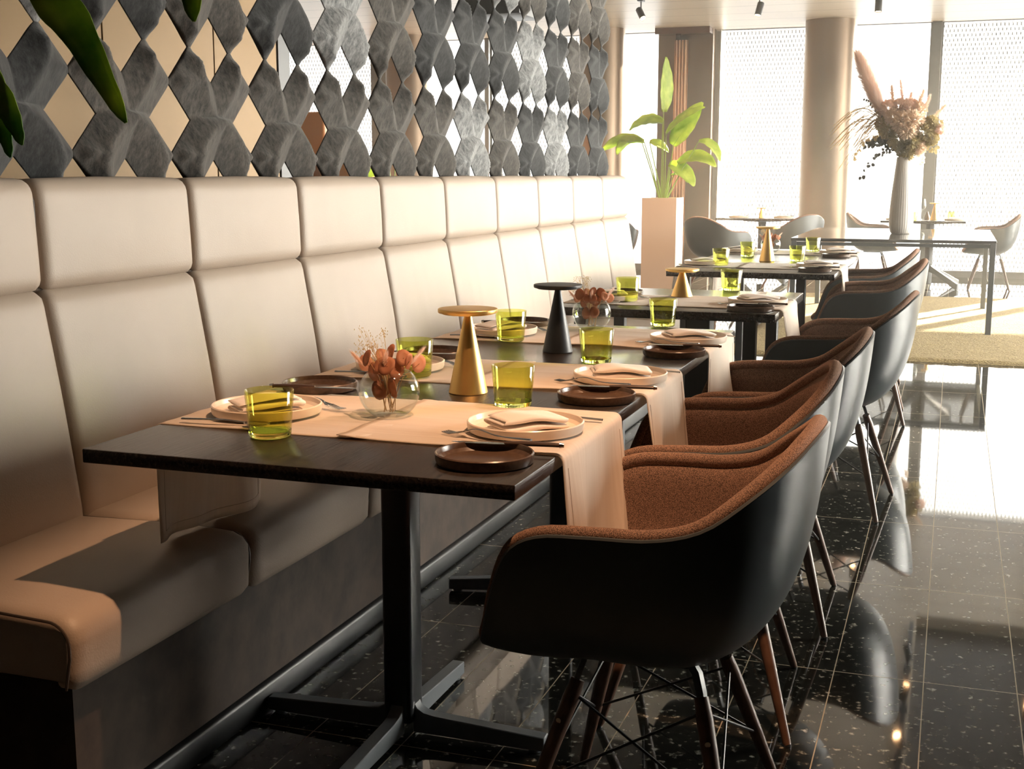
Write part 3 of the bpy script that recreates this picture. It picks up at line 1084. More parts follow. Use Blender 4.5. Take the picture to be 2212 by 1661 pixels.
def fork_parts(root):
    # along +x, tines at x=0, handle end at x=0.215
    def zc(x):
        return 0.004 + 0.010 * math.exp(-((x - 0.085) / 0.035) ** 2)
    hb = MB()
    pts, rad = [], []
    for i in range(15):
        x = lerp(0.060, 0.215, i / 14)
        pts.append((x, 0, zc(x)))
        rad.append(lerp(0.0028, 0.0048, smooth01((x - 0.11) / 0.09)))
    hb.tube(pts, rad, 8, flat=(1.0, 0.45))
    hb.build('handle', M_steel, root)
    tb = MB()
    rows = []
    for i in range(7):
        x = lerp(0.040, 0.064, i / 6)
        w = lerp(0.0105, 0.003, smooth01(i / 6))
        rows.append([(x, -w, zc(x) - 0.001), (x, 0, zc(x) - 0.002), (x, w, zc(x) - 0.001)])
    tb.grid(rows)
    for q in range(4):
        y = lerp(-0.0095, 0.0095, q / 3)
        tb.tube([(0.0, y * 0.9, 0.0045), (0.02, y, 0.002), (0.043, y, zc(0.043) - 0.001)], [0.0006, 0.0011, 0.0012], 6)
    tb.build('tines', M_steel, root, solid=(0.0012, 0))
def knife_parts(root):
    bl = MB()
    pts = [(0.0, 0, 0.003), (0.02, 0, 0.003), (0.08, 0, 0.003), (0.10, 0, 0.003)]
    bl.tube(pts, [0.002, 0.0075, 0.009, 0.006], 10, flat=(1.0, 0.14))
    bl.build('blade', M_steel, root)
    h = MB()
    h.tube([(0.098, 0, 0.004), (0.13, 0, 0.0045), (0.18, 0, 0.0045), (0.20, 0, 0.004)], [0.0042, 0.0062, 0.0058, 0.0052], 10, flat=(1, 0.75))
    h.build('handle', M_darkhandle, root)
    h = MB()
    h.tube([(0.199, 0, 0.004), (0.207, 0, 0.004)], [0.0056, 0.004], 10)
    h.build('bolster', M_steel, root)
def spoon_parts(root):
    h = MB()
    h.tube([(0.055, 0, 0.006), (0.10, 0, 0.008), (0.20, 0, 0.004)], [0.0024, 0.003, 0.0048], 8, flat=(1, 0.5))
    h.build('handle', M_steel, root)
    b = MB()
    rows = []
    for i in range(9):
        x = 0.056 * i / 8
        w = 0.017 * math.sqrt(max(0.0, 1 - ((x - 0.028) / 0.0285) ** 2)) + 0.001
        rows.append([(x, w * s, 0.006 - 0.005 * (1 - s * s) * (w / 0.018)) for s in (-1, -0.6, -0.2, 0.2, 0.6, 1)])
    b.grid(rows)
    b.build('bowl', M_steel, root, solid=(0.001, 0))

def napkin_mb(kind=0):
    """folded linen: layers zigzagging with round folds, along y (length), folded in x/z"""
    mb = MB()
    rnd = random.Random(kind)
    L = 0.135
    layers = 4
    w = 0.074
    th = 0.0075
    prof = []
    for k in range(layers):
        z = 0.002 + k * th
        xs = (-w / 2, w / 2) if k % 2 == 0 else (w / 2, -w / 2)
        for i in range(8):
            prof.append((lerp(xs[0], xs[1], i / 7), z))
        if k < layers - 1:
            sgn = 1 if k % 2 == 0 else -1
            for a in (-45, 0, 45):
                prof.append((xs[1] + sgn * th / 2 * math.cos(math.radians(a)) * 1.1, z + th / 2 + th / 2 * math.sin(math.radians(a))))
    rows = []
    for j in range(15):
        t = j / 14
        y = lerp(-L / 2, L / 2, t)
        sc_w = lerp(1.0, 1.12, t)
        hump = 0.009 * math.sin(PI * min(1, t * 1.0)) ** 1.0
        row = []
        for i, (x, z) in enumerate(prof):
            zz = z * lerp(1.0, 0.75, t) + hump * (z / (layers * th)) * 0.9 + 0.0012 * math.sin(9 * t + i * 0.3)
            row.append((x * sc_w, y + 0.004 * math.sin(z * 300), zz))
        rows.append(row)
    mb.grid(rows)
    return mb

def tumbler_mb():
    mb = MB()
    mb.lathe([(0, 0), (0.036, 0), (0.0395, 0.003), (0.0405, 0.008), (0.0475, 0.0905), (0.0465, 0.092), (0.0453, 0.0905),
              (0.0392, 0.020), (0.0385, 0.0125), (0.018, 0.0125), (0, 0.0125)], 48)
    return mb

P_white = proto_plate('dinner_plate', 0.114, 0.021, M_whiteplate)
P_dark = proto_plate('side_plate', 0.087, 0.0205, M_darkplate)
P_tumbler = tumbler_mb().build('tumbler', M_greenglass, None, angle=50)
P_napkin = napkin_mb().build('napkin', M_napkin, None, solid=(0.0018, 0), angle=80)
used = set()
def place(proto, key, loc, rz, label, cat, group, extra_rot=None):
    if key in used:
        o = proto.copy(); C.objects.link(o)
        for ch in proto.children:
            c = ch.copy(); C.objects.link(c); c.parent = o
    else:
        o = proto
        used.add(key)
    o.location = loc
    o.rotation_euler = (extra_rot[0], extra_rot[1], rz) if extra_rot else (0, 0, rz)
    tag(o, label, cat, group)
    return o
def empty(name):
    o = bpy.data.objects.new(name, None); C.objects.link(o); o.empty_display_size = 0.03
    return o
P_fork = empty('fork'); fork_parts(P_fork)
P_knife = empty('knife'); knife_parts(P_knife)
P_spoon = empty('spoon'); spoon_parts(P_spoon)

def seg_pose(a, b):
    """rotation for an object lying along +x from a to b"""
    d = Vector(b) - Vector(a)
    rz = math.atan2(d.y, d.x)
    ry = -math.atan2(d.z, math.hypot(d.x, d.y))
    return a, rz, (0, ry)

def setting(wx, wy, rot, where, full=True, nap_rot=0.9, dark_off=(0.012, -0.262), zt=0.757):
    """rot=0: guest on the aisle side (+x); rot=pi: guest on the bench"""
    c, s = math.cos(rot), math.sin(rot)
    def W(dx, dy, z):
        return (wx + c * dx - s * dy, wy + s * dx + c * dy, z)
    place(P_white, 'wp', W(0, 0, zt), 0, 'pale rimmed plate with a napkin, ' + where, 'plate', 'pale dinner plates')
    place(P_napkin, 'np', W(0.002, -0.004, zt + 0.0058), nap_rot, 'white folded linen napkin on the plate, ' + where, 'napkin', 'folded napkins')
    place(P_dark, 'dp', W(dark_off[0], dark_off[1], 0.7505), 0.3, 'small dark brown side plate, ' + where, 'plate', 'dark side plates')
    if full:
        a, rz, ex = seg_pose(W(-0.075, dark_off[1] + 0.062, 0.767), W(0.13, dark_off[1] + 0.093, 0.766))
        place(P_knife, 'kn', a, rz, 'knife with dark handle across the side plate, ' + where, 'knife', 'table knives', ex)
        a, rz, ex = seg_pose(W(-0.139, -0.075, zt - 0.001), W(0.115, -0.172, 0.771))
        place(P_fork, 'fk', a, rz, 'steel fork leaning on the knife, ' + where, 'fork', 'forks', ex)
    a, rz, ex = seg_pose(W(-0.08, 0.131, zt), W(0.13, 0.131, zt))
    place(P_spoon, 'sp', a, rz, 'steel spoon lying behind the plate, ' + where, 'spoon', 'spoons', ex)

N3 = ['in the nearest place row', 'in the middle place row', 'in the far place row']
setting(-0.768, 2.289, 0, 'chair side of the long table, nearest row', nap_rot=-0.75)
setting(-1.339, 2.285, PI, 'bench side of the long table, nearest row', nap_rot=-0.75 + PI, dark_off=(0.05, -0.33))
setting(-0.747, 2.952, 0, 'chair side of the long table, middle row', nap_rot=-1.2)
setting(-1.33, 2.945, PI, 'bench side of the long table, middle row', nap_rot=-0.9 + PI)
setting(-0.731, 3.709, 0, 'chair side of the long table, far row', nap_rot=-1.0)
setting(-1.33, 3.72, PI, 'bench side of the long table, far row', nap_rot=-0.6 + PI)
setting(-0.70, 4.914, 0, 'chair side of the small second table', nap_rot=-0.9, dark_off=(0.005, -0.215))
setting(-1.29, 4.90, PI, 'bench side of the small second table', nap_rot=-1.2 + PI)
setting(-0.68, 6.99, 0, 'chair side of the third table, front row', nap_rot=-1.3)
setting(-1.30, 7.02, PI, 'bench side of the third table, front row', nap_rot=-1.0 + PI)
setting(-0.68, 8.24, 0, 'chair side of the third table, back row', nap_rot=-1.3)
setting(-1.30, 8.24, PI, 'bench side of the third table, back row', nap_rot=-1.3 + PI)

TUM = [(-1.225, 2.10, 'on the near edge of the long table by the bench side plate'), (-0.886, 2.555, 'behind the nearest chair side napkin on the long table'),
       (-1.245, 2.845, 'half hidden behind the nearest flower bowl'), (-0.887, 3.24, 'beside the black lamp on the chair side of the long table'),
       (-1.240, 3.555, 'between the brass lamp and the black lamp toward the bench'), (-0.898, 4.115, 'behind the far chair side plate of the long table'),
       (-1.206, 4.865, 'beside the short brass lamp on the bench side of the second table'), (-0.898, 5.485, 'at the far edge of the small second table'),
       (-1.201, 6.965, 'near the bench at the front of the third table'), (-0.846, 7.48, 'right of the tall brass lamp on the third table'),
       (-1.183, 7.81, 'left of the tall brass lamp on the third table'), (-0.852, 8.40, 'at the back of the third table toward the chairs')]
for (x, y, w) in TUM:
    onrun = any(a < y < b + 0.01 for a, b in RY)
    place(P_tumbler, 'tm', (x, y, 0.756 if onrun else 0.7506), 0, 'green glass tumbler ' + w, 'glass', 'green tumblers')

# ------------------------------------------------------------------ cone lamps
def cone_lamp(x, y, h, rb, rt, rd, mat, label, group=None, z0=0.7505, top_mat=None):
    t = thing('table_lamp', label, 'lamp', (x, y, z0), 0, group)
    mb = MB(); mb.lathe([(0, 0), (rb - 0.001, 0), (rb, 0.002), (rt, h - 0.010), (0, h - 0.010)], 56)
    mb.build('cone_body', mat, t, angle=35)
    mb = MB(); mb.lathe([(0, h - 0.012), (rd * 0.86, h - 0.012), (rd * 0.88, h - 0.009), (rd - 0.001, h - 0.009), (rd, h - 0.007), (rd, h - 0.001), (rd - 0.001, h), (rd - 0.004, h + 0.0004), (0, h + 0.0004)], 56)
    mb.build('disc_shade', mat, t, angle=35)
    return t
cone_lamp(-1.043, 2.69, 0.196, 0.0455, 0.0075, 0.0690, M_brass, 'tall brass cone lamp with disc top in front on the long table')
cone_lamp(-1.048, 3.41, 0.193, 0.043, 0.0075, 0.0690, M_lampblack, 'matt black cone lamp with disc top on the long table')
cone_lamp(-1.036, 5.10, 0.114, 0.044, 0.010, 0.0690, M_brass, 'short brass cone lamp with disc top on the second table', z0=0.7565)
cone_lamp(-1.016, 7.46, 0.200, 0.046, 0.0085, 0.0690, M_brass, 'brass cone lamp with disc top on the third table')

# ------------------------------------------------------------------ bowl vases with dried flowers
def fish_bowl(x, y, label, z0=0.7565):
    mb = MB()
    prof = []
    R = 0.0635
    for i in range(25):
        a = math.radians(lerp(-58, 47, i / 24))
        prof.append((R * math.cos(a), R * math.sin(a) * 0.92))
    zb = prof[0][1]
    prof = [(0, zb + 0.0)] + prof
    outer = [(r, z - zb) for r, z in prof]
    inner = [(max(r - 0.0018, 0), z + (0.004 if r < 0.036 else 0)) for r, z in reversed(outer)]
    mb.lathe(outer + inner, 48)
    o = mb.build('bowl_vase', M_clearglass, None, angle=50)
    o.location = (x, y, z0)
    tag(o, label, 'vase', 'round glass bowls')

def round_leaf(mb, c, r, nrm, up=0.3, n=14):
    nrm = Vector(nrm).normalized()
    a = nrm.cross(Vector((0, 0, 1)))
    if a.length < 0.01:
        a = Vector((1, 0, 0))
    a.normalize()
    b = nrm.cross(a)
    c = Vector(c)
    vs = [c + nrm * (-0.15 * r)]
    for ring, rr in ((1, 0.55), (2, 1.0)):
        for k in range(n):
            t = 2 * PI * k / n
            el = 1 + 0.18 * math.cos(t)
            vs.append(c + a * (math.cos(t) * r * rr * 0.85) + b * (math.sin(t) * r * rr * el) + nrm * (up * r * (rr ** 2) * 0.35 * math.cos(2 * t)))
    fs = [(0, 1 + k, 1 + (k + 1) % n) for k in range(n)]
    fs += [(1 + k, 1 + n + k, 1 + n + (k + 1) % n, 1 + (k + 1) % n) for k in range(n)]
    mb.add(vs, fs)

def fuzz(mb, p0, p1, r, n, seed, ln=0.02, w=0.0005):
    """bristles around an axis: foxtail or pampas head"""
    rnd = random.Random(seed)
    p0, p1 = Vector(p0), Vector(p1)
    d = (p1 - p0)
    dn = d.normalized()
    s1 = dn.cross(Vector((0.3, 0.2, 1))).normalized()
    s2 = dn.cross(s1)
    for i in range(n):
        t = rnd.random()
        a = rnd.uniform(0, 2 * PI)
        rr = r * math.sin(PI * (0.08 + 0.87 * t)) ** 0.6
        base = p0 + d * t
        out = (s1 * math.cos(a) + s2 * math.sin(a))
        tip = base + out * rr + dn * ln * rnd.uniform(0.5, 1.2)
        sd = out.cross(dn) * w
        mb.add([base + sd, base - sd, tip], [(0, 1, 2)])

def dried_bunch(x, y, z0, label, scale=1.0, seed=1):
    rnd = random.Random(seed)
    t = thing('dried_bouquet', label, 'dried flowers', (x, y, z0 + 0.004))
    cen = [(-0.052, 0.0, 0.102), (-0.035, -0.03, 0.118), (-0.012, -0.02, 0.102), (0.004, 0.0, 0.125), (0.012, -0.035, 0.105), (0.034, 0.0, 0.118),
           (0.050, -0.01, 0.112), (0.060, 0.02, 0.104), (-0.02, 0.02, 0.115), (0.02, -0.01, 0.095), (-0.028, 0.0, 0.085), (0.0, 0.02, 0.07), (0.015, -0.015, 0.055), (-0.015, -0.01, 0.05)]
    for i, c in enumerate(cen):
        c = Vector(c) * scale
        c.z = min(c.z, 0.15)
        foot = Vector((rnd.uniform(-0.015, 0.015), rnd.uniform(-0.015, 0.015), 0.004))
        neck = Vector((c.x * 0.45, c.y * 0.45, 0.075))
        if c.z > 0.08:
            mb = MB(); mb.tube([foot, neck, c], [0.0010, 0.0009, 0.0007], 5)
            mb.build('stem', M_drystem, t)
        mb = MB()
        round_leaf(mb, c, rnd.uniform(0.016, 0.023) * scale, (rnd.uniform(-0.6, 0.6), -1 + rnd.uniform(-0.3, 0.6), rnd.uniform(-0.2, 0.6)))
        mb.build('leaf', M_pinkleaf if i in (0, 6, 7) else M_eucal, t, solid=(0.0005, 0))
    for i, (p, q) in enumerate((((-0.05, -0.01, 0.095), (-0.075, -0.01, 0.12)), ((0.045, 0.0, 0.10), (0.075, 0.0, 0.135)), ((0.0, -0.03, 0.09), (0.01, -0.035, 0.125)))):
        mb = MB(); fuzz(mb, Vector(p) * scale, Vector(q) * scale, 0.008, 260, i + seed, 0.016)
        mb.build('plume', M_pampas, t, smooth=False, weld=False)
    mb = MB()
    for i in range(26):
        a = rnd.uniform(-0.055, 0.0)
        b = rnd.uniform(-0.03, 0.03)
        top = Vector((a * 1.2 - 0.01, b, rnd.uniform(0.12, 0.175))) * scale
        mb.tube([(0, 0, 0.02), (a * 0.35, b * 0.35, 0.085), top], [0.0005, 0.0004, 0.0003], 4)
        for q in range(7):
            s = top + Vector((rnd.uniform(-0.008, 0.008), rnd.uniform(-0.008, 0.008), rnd.uniform(-0.018, 0.006)))
            mb.add([s, s + Vector((0.0009, 0, 0.002)), s + Vector((0, 0.0006, 0.0042)), s + Vector((-0.0009, 0, 0.002))], [(0, 1, 2, 3)])
    g = mb.build('wispy_grass', M_grass_fl, t, smooth=False, weld=False)
    g['kind'] = 'stuff'
fish_bowl(-1.087, 2.35, 'round clear glass bowl vase on the nearest runner')
dried_bunch(-1.087, 2.35, 0.7565, 'rust coloured dried leaves and grasses in the nearest glass bowl', 1.0, 3)
fish_bowl(-1.093, 3.93, 'round clear glass bowl vase behind the black lamp')
dried_bunch(-1.093, 3.93, 0.7565, 'brown dried leaves in the glass bowl behind the black lamp', 0.92, 8)
fish_bowl(-1.10, 8.22, 'round clear glass bowl vase on the third table')
dried_bunch(-1.10, 8.22, 0.7565, 'small dried posy in the glass bowl on the third table', 0.85, 12)

# ------------------------------------------------------------------ armchair
RIM = [(.285, 0, .408), (.280, .12, .408), (.262, .205, .425), (.235, .257, .48), (.208, .286, .56), (.175, .302, .628), (.12, .309, .660), (.03, .312, .668),
       (-.07, .308, .672), (-.15, .292, .692), (-.215, .252, .738), (-.262, .185, .778), (-.288, .10, .806), (-.296, 0, .815)]
def rim_at(u):
    """u 0..1 around the whole rim, 0 front, .5 back"""
    s = 1 if u <= 0.5 else -1
    w = (u if u <= 0.5 else 1 - u) * 2 * (len(RIM) - 1)
    i = min(int(w), len(RIM) - 2)
    t = w - i
    def P(k):
        if k < 0:
            p = RIM[-k]; return Vector((p[0], -p[1], p[2]))
        if k >= len(RIM):
            p = RIM[2 * (len(RIM) - 1) - k]; return Vector((p[0], -p[1], p[2]))
        return Vector(RIM[k])
    a, b, c, d = P(i - 1), P(i), P(i + 1), P(i + 2)
    p = 0.5 * ((2 * b) + (c - a) * t + (2 * a - 5 * b + 4 * c - d) * t * t + (3 * b - a - 3 * c + d) * t ** 3)
    return Vector((p.x, p.y * s, p.z))
def shell_pt(u, v, cen=Vector((-0.01, 0, 0.385))):
    R = rim_at(u)
    d = Vector((R.x - cen.x, R.y, 0))
    hz = R.z - cen.z
    k = min(1.0, max(0.0, hz / 0.25))
    P1 = cen + d * lerp(0.62, 0.84, k) + Vector((0, 0, lerp(0.012, -0.004, k)))
    P2 = cen + d * lerp(0.90, 0.93, k) + Vector((0, 0, lerp(0.018, hz * 0.42, k)))
    return cen * (1 - v) ** 3 + P1 * (3 * v * (1 - v) ** 2) + P2 * (3 * v * v * (1 - v)) + R * v ** 3
NU, NV = 96, 40
def shell_grid():
    P = [[shell_pt(i / NU, j / NV) for j in range(NV + 1)] for i in range(NU)]
    Nn = []
    for i in range(NU):
        row = []
        for j in range(NV + 1):
            if j == 0:
                row.append(Vector((0, 0, 1))); continue
            a = P[(i + 1) % NU][j] - P[(i - 1) % NU][j]
            b = P[i][min(j + 1, NV)] - P[i][j - 1]
            n = a.cross(b).normalized()
            # inward side faces up / to the sitter
            ref = Vector((0.02, 0, 0.75)) - P[i][j]
            if n.dot(ref) < 0:
                n = -n
            row.append(n)
        Nn.append(row)
    return P, Nn
SP_, SN_ = shell_grid()
def closed_skin(off_in, off_out):
    mb = MB()
    vs, fs = [], []
    A = [[SP_[i][j] + SN_[i][j] * off_in(j / NV) for j in range(NV + 1)] for i in range(NU)]
    B = [[SP_[i][j] + SN_[i][j] * off_out(j / NV) for j in range(NV + 1)] for i in range(NU)]
    W = NV + 1
    for G in (A, B):
        for r in G:
            vs += r
    for side in (0, 1):
        o = side * NU * W
        for i in range(NU):
            i2 = (i + 1) % NU
            for j in range(NV):
                fs.append((o + i * W + j, o + i2 * W + j, o + i2 * W + j + 1, o + i * W + j + 1))
    o = NU * W
    for i in range(NU):
        i2 = (i + 1) % NU
        fs.append((i * W + NV, i2 * W + NV, o + i2 * W + NV, o + i * W + NV))
    mb.add(vs, fs)
    return mb

def make_chair(label):
    t = thing('armchair', label, 'chair', (0, 0, 0), 0, None)
    closed_skin(lambda v: 0.0, lambda v: -0.006).build('shell', M_shell, t, angle=60)
    T = 0.020
    pad = closed_skin(lambda v: 0.0015 + (0.014 + 0.014 * smooth01((v - 0.55) / 0.35)) * math.sqrt(max(0.02, 1 - max(0.0, (v - 0.91) / 0.09) ** 2)), lambda v: 0.0004)
    pad.tube([rim_at(i / 96) + SN_[i % 96][NV] * 0.0135 for i in range(97)], 0.0140, 12, cap=False)
    pad.build('upholstery', M_weave, t, angle=60)
    # piping lip between fabric and shell
    mb = MB()
    mb.tube([rim_at(i / 96) + SN_[i % 96][NV] * (-0.002) for i in range(97)], 0.0042, 6, cap=False)
    mb.build('edge_trim', M_shell, t)
    tops = {}
    for sx in (1, -1):
        for sy in (1, -1):
            top = Vector((sx * 0.115, sy * 0.105, 0.335))
            foot = Vector((sx * 0.212, sy * 0.236, 0.0))
            tops[(sx, sy)] = (top, foot)
            d = (top - foot)
            mb = MB()
            mb.tube([foot + Vector((0, 0, 0.004)), foot + d * 0.03, foot + d * 0.5, foot + d * 0.9, top], [0.0075, 0.0095, 0.0135, 0.0155, 0.013], 14)
            leg = mb.build('leg', M_walnut, t)
            mb = MB()
            mb.tube([foot + Vector((0, 0, 0.0)), foot + Vector((0, 0, 0.006))], 0.0078, 12)
            mb.build('glide', M_blackmetal, leg)
            # steel bracket from the shell down onto the leg
            mb = MB()
            q = foot + d * 0.86
            mb.tube([(sx * 0.085, sy * 0.08, 0.393), (sx * 0.105, sy * 0.097, 0.375), top + Vector((0, 0, 0.008)), q], [0.010, 0.010, 0.010, 0.008], 4, flat=(1.2, 0.5))
            mb.build('bracket', M_greymetal, t)
            mb = MB()
            n = Vector((sx * 0.2, sy, 0)).normalized()
            q = foot + d * 0.80
            mb.tube([q + n * 0.008, q + n * 0.0175], 0.005, 12)
            mb.build('screw', M_steel, leg)
    def on(k, f):
        a, b = tops[k]
        return b + (a - b) * f
    ks = [(1, 1), (1, -1), (-1, -1), (-1, 1)]
    for i in range(4):
        a, b = ks[i], ks[(i + 1) % 4]
        for p, q in ((a, b), (b, a)):
            mb = MB()
            mb.tube([on(p, 0.93), on(q, 0.47)], 0.0028, 6)
            mb.build('cross_brace', M_blackmetal, t)
    mb = MB(); mb.box(-0.10, 0.10, -0.095, 0.095, 0.378, 0.386)
    mb.build('seat_plate', M_blackmetal, t, bevel=(0.003, 1))
    return t
ch0 = make_chair('brown upholstered armchair with charcoal shell, nearest the camera')
ch0['group'] = 'armchairs along the row'
ch0.location = (-0.488, 2.215, 0); ch0.rotation_euler = (0, 0, PI + math.radians(-2))
CH = [(-0.515, 2.888, PI + math.radians(5), 'brown armchair with charcoal shell, second from the camera along the row', 'armchairs along the row'),
      (-0.49, 3.60, PI + math.radians(2), 'brown armchair with charcoal shell, third along the row, by the far place', 'armchairs along the row'),
      (-0.40, 4.86, PI + math.radians(-4), 'brown armchair pulled up to the small second table', 'armchairs along the row'),
      (-0.405, 6.74, PI + math.radians(3), 'brown armchair at the front of the third table', 'armchairs along the row'),
      (-0.47, 7.66, PI + math.radians(0), 'brown armchair at the back of the third table, last in the row', 'armchairs along the row'),
      (-2.30, 13.05, math.radians(58), 'brown armchair turned away by the window table, left of it', 'armchairs at the window tables'),
      (-1.66, 14.15, math.radians(140), 'brown armchair angled at the window table in front of the round pillar', 'armchairs at the window tables'),
      (-0.86, 15.0, math.radians(0), 'armchair left of the window table, half hidden by the tall vase', 'armchairs at the window tables'),
      (0.40, 14.85, PI, 'green grey armchair right of the window table behind the console', 'armchairs at the window tables'),
      (-3.42, 12.9, math.radians(100), 'armchair behind the end of the banquette with only its top showing', 'armchairs at the window tables')]
for (x, y, r, lab, g) in CH:
    dup(ch0, (x, y, 0), r, lab, g)

# ------------------------------------------------------------------ console table, vase, big bouquet
con = thing('console_table', 'thin legged console table with glossy top standing on the carpet', 'table', (-0.45, 11.4, 0))
mb = MB(); mb.box(-1.23, 0.325, 10.38, 12.48, 0.728, 0.747)
loc_parent(mb.build('tabletop', M_consoletop, None, bevel=(0.002, 1)), con)
mb = MB()
mb.box(-1.22, 0.315, 10.39, 10.42, 0.690, 0.716); mb.box(-1.22, 0.315, 12.44, 12.47, 0.690, 0.716)
mb.box(-1.22, -1.19, 10.42, 12.44, 0.690, 0.716); mb.box(0.285, 0.315, 10.42, 12.44, 0.690, 0.716)
mb.box(-1.22, 0.315, 10.39, 10.41, 0.722, 0.728); mb.box(-1.22, 0.315, 12.45, 12.47, 0.722, 0.728)
loc_parent(mb.build('apron_frame', M_greymetal, None, smooth=False), con)
for (lx, ly) in ((0.300, 10.405), (0.300, 12.455), (-1.205, 10.405), (-1.205, 12.455)):
    mb = MB(); mb.box(lx - 0.021, lx + 0.021, ly - 0.021, ly + 0.021, 0.012, 0.728)
    loc_parent(mb.build('leg', M_greymetal, None, bevel=(0.002, 1)), con)

vz = 0.7475
mb = MB()
vp = [(0, 0), (0.075, 0), (0.086, 0.012), (0.098, 0.06), (0.102, 0.12), (0.098, 0.22), (0.088, 0.36), (0.074, 0.50), (0.064, 0.60), (0.061, 0.65), (0.057, 0.65), (0.058, 0.60), (0.065, 0.50), (0, 0.30)]
mb.lathe(vp, 160, (0, 0, 0), ribs=(32, 0.007))
o = mb.build('tall_vase', M_vase, None, angle=60)
o.location = (-0.425, 11.42, vz)
tag(o, 'tall ribbed grey vase standing on the console table', 'vase')

bq = thing('dried_bouquet', 'large dried bouquet with pink pampas in the tall grey vase', 'dried flowers', (-0.425, 11.42, vz + 0.60))
R_ = random.Random(5)
def bend(a, b, sag, n=8):
    a, b = Vector(a), Vector(b)
    return [a.lerp(b, i / n) + Vector((0, 0, 1)) * sag * math.sin(PI * i / n) for i in range(n + 1)]
def plume(p0, p1, r, n, mat, seed, ln=0.06, w=0.0016):
    mb = MB()
    fuzz(mb, p0, p1, r, n, seed, ln, w)
    mb.tube([(0, 0, 0), Vector(p0) * 0.5 + Vector((0, 0, 0.03)), p0, p1], [0.003, 0.003, 0.0025, 0.001], 5)
    mb.build('plume', mat, bq, smooth=False, weld=False)
plume((-0.20, 0.0, 0.42), (-0.40, 0.0, 0.87), 0.10, 5200, M_pampas, 1, 0.11, 0.0034)
plume((-0.16, 0.05, 0.34), (-0.30, 0.05, 0.62), 0.085, 2600, M_pampas, 2, 0.08, 0.0034)
for i, (p, q, r) in enumerate((((-0.02, 0, 0.42), (-0.06, 0, 0.68), 0.03), ((0.06, 0.02, 0.40), (0.13, 0, 0.60), 0.035), ((0.0, 0.05, 0.40), (0.03, 0.05, 0.58), 0.025),
                               ((-0.10, 0, 0.42), (-0.13, 0, 0.64), 0.03), ((0.12, 0, 0.38), (0.18, 0.0, 0.55), 0.02), ((0.16, 0.04, 0.30), (0.30, 0.04, 0.47), 0.02))):
    plume(p, q, r * 1.5, 900, M_cream_fl if i % 2 else M_pampas, 10 + i, 0.03, 0.0022)
# soft heads packed in the middle
def tuft(c, r, n, mat, seed, name='flower_head'):
    rnd = random.Random(seed)
    mb = MB()
    c = Vector(c)
    for i in range(n):
        d = Vector((rnd.gauss(0, 1), rnd.gauss(0, 1), rnd.gauss(0, 1))).normalized()
        a = c + d * r * rnd.uniform(0.2, 0.7)
        b = c + d * r * rnd.uniform(0.75, 1.1)
        s = d.cross(Vector((rnd.random(), rnd.random(), rnd.random()))).normalized() * r * 0.10
        mb.add([a, b + s, b + d * r * 0.12, b - s], [(0, 1, 2, 3)])
    mb.tube([(0, 0, 0), c * 0.5 + Vector((0, 0, 0.02)), c], 0.0025, 5)
    mb.build(name, mat, bq, smooth=False, weld=False)
heads = [((-0.02, -0.06, 0.34), 0.085, M_cream_fl), ((0.06, -0.05, 0.36), 0.08, M_cream_fl), ((0.02, -0.08, 0.27), 0.07, M_cream_fl), ((-0.10, -0.03, 0.38), 0.065, M_cream_fl),
         ((0.10, 0, 0.44), 0.06, M_cream_fl), ((-0.06, 0.02, 0.47), 0.06, M_pampas), ((0.02, 0.02, 0.46), 0.07, M_pampas), ((-0.15, 0, 0.46), 0.06, M_pampas),
         ((-0.14, 0, 0.28), 0.07, M_olive_fl), ((-0.05, -0.02, 0.20), 0.08, M_olive_fl), ((0.05, -0.03, 0.17), 0.07, M_olive_fl), ((0.14, 0, 0.26), 0.08, M_olive_fl),
         ((0.0, 0.03, 0.12), 0.07, M_olive_fl), ((0.20, 0, 0.33), 0.055, M_olive_fl), ((0.22, 0.0, 0.20), 0.05, M_olive_fl), ((-0.20, 0.02, 0.33), 0.05, M_olive_fl),
         ((0.12, -0.02, 0.12), 0.05, M_cream_fl), ((0.28, 0, 0.28), 0.04, M_pampas), ((0.03, -0.03, 0.08), 0.055, M_olive_fl)]
for i, (c, r, m_) in enumerate(heads):
    tuft(c, r * 1.15, 520, m_, i + 60)
# arching golden grass to the left
for i in range(38):
    zt = R_.uniform(0.22, 0.50)
    ex = R_.uniform(-0.62, -0.36)
    b = (ex, R_.uniform(-0.06, 0.06), zt - R_.uniform(0.08, 0.34))
    pts = bend((-0.02, 0, 0.02), b, 0.26 + R_.uniform(-0.04, 0.06), 10)
    mb = MB(); mb.tube(pts, [0.0022] * 8 + [0.0018, 0.0012, 0.0006], 4)
    fuzz(mb, pts[6], pts[8], 0.012, 50, i, 0.03, 0.0012)
    fuzz(mb, pts[8], pts[10], 0.010, 60, i + 50, 0.03, 0.0012)
    mb.build('grass_stem', M_grass_fl, bq, smooth=False, weld=False)
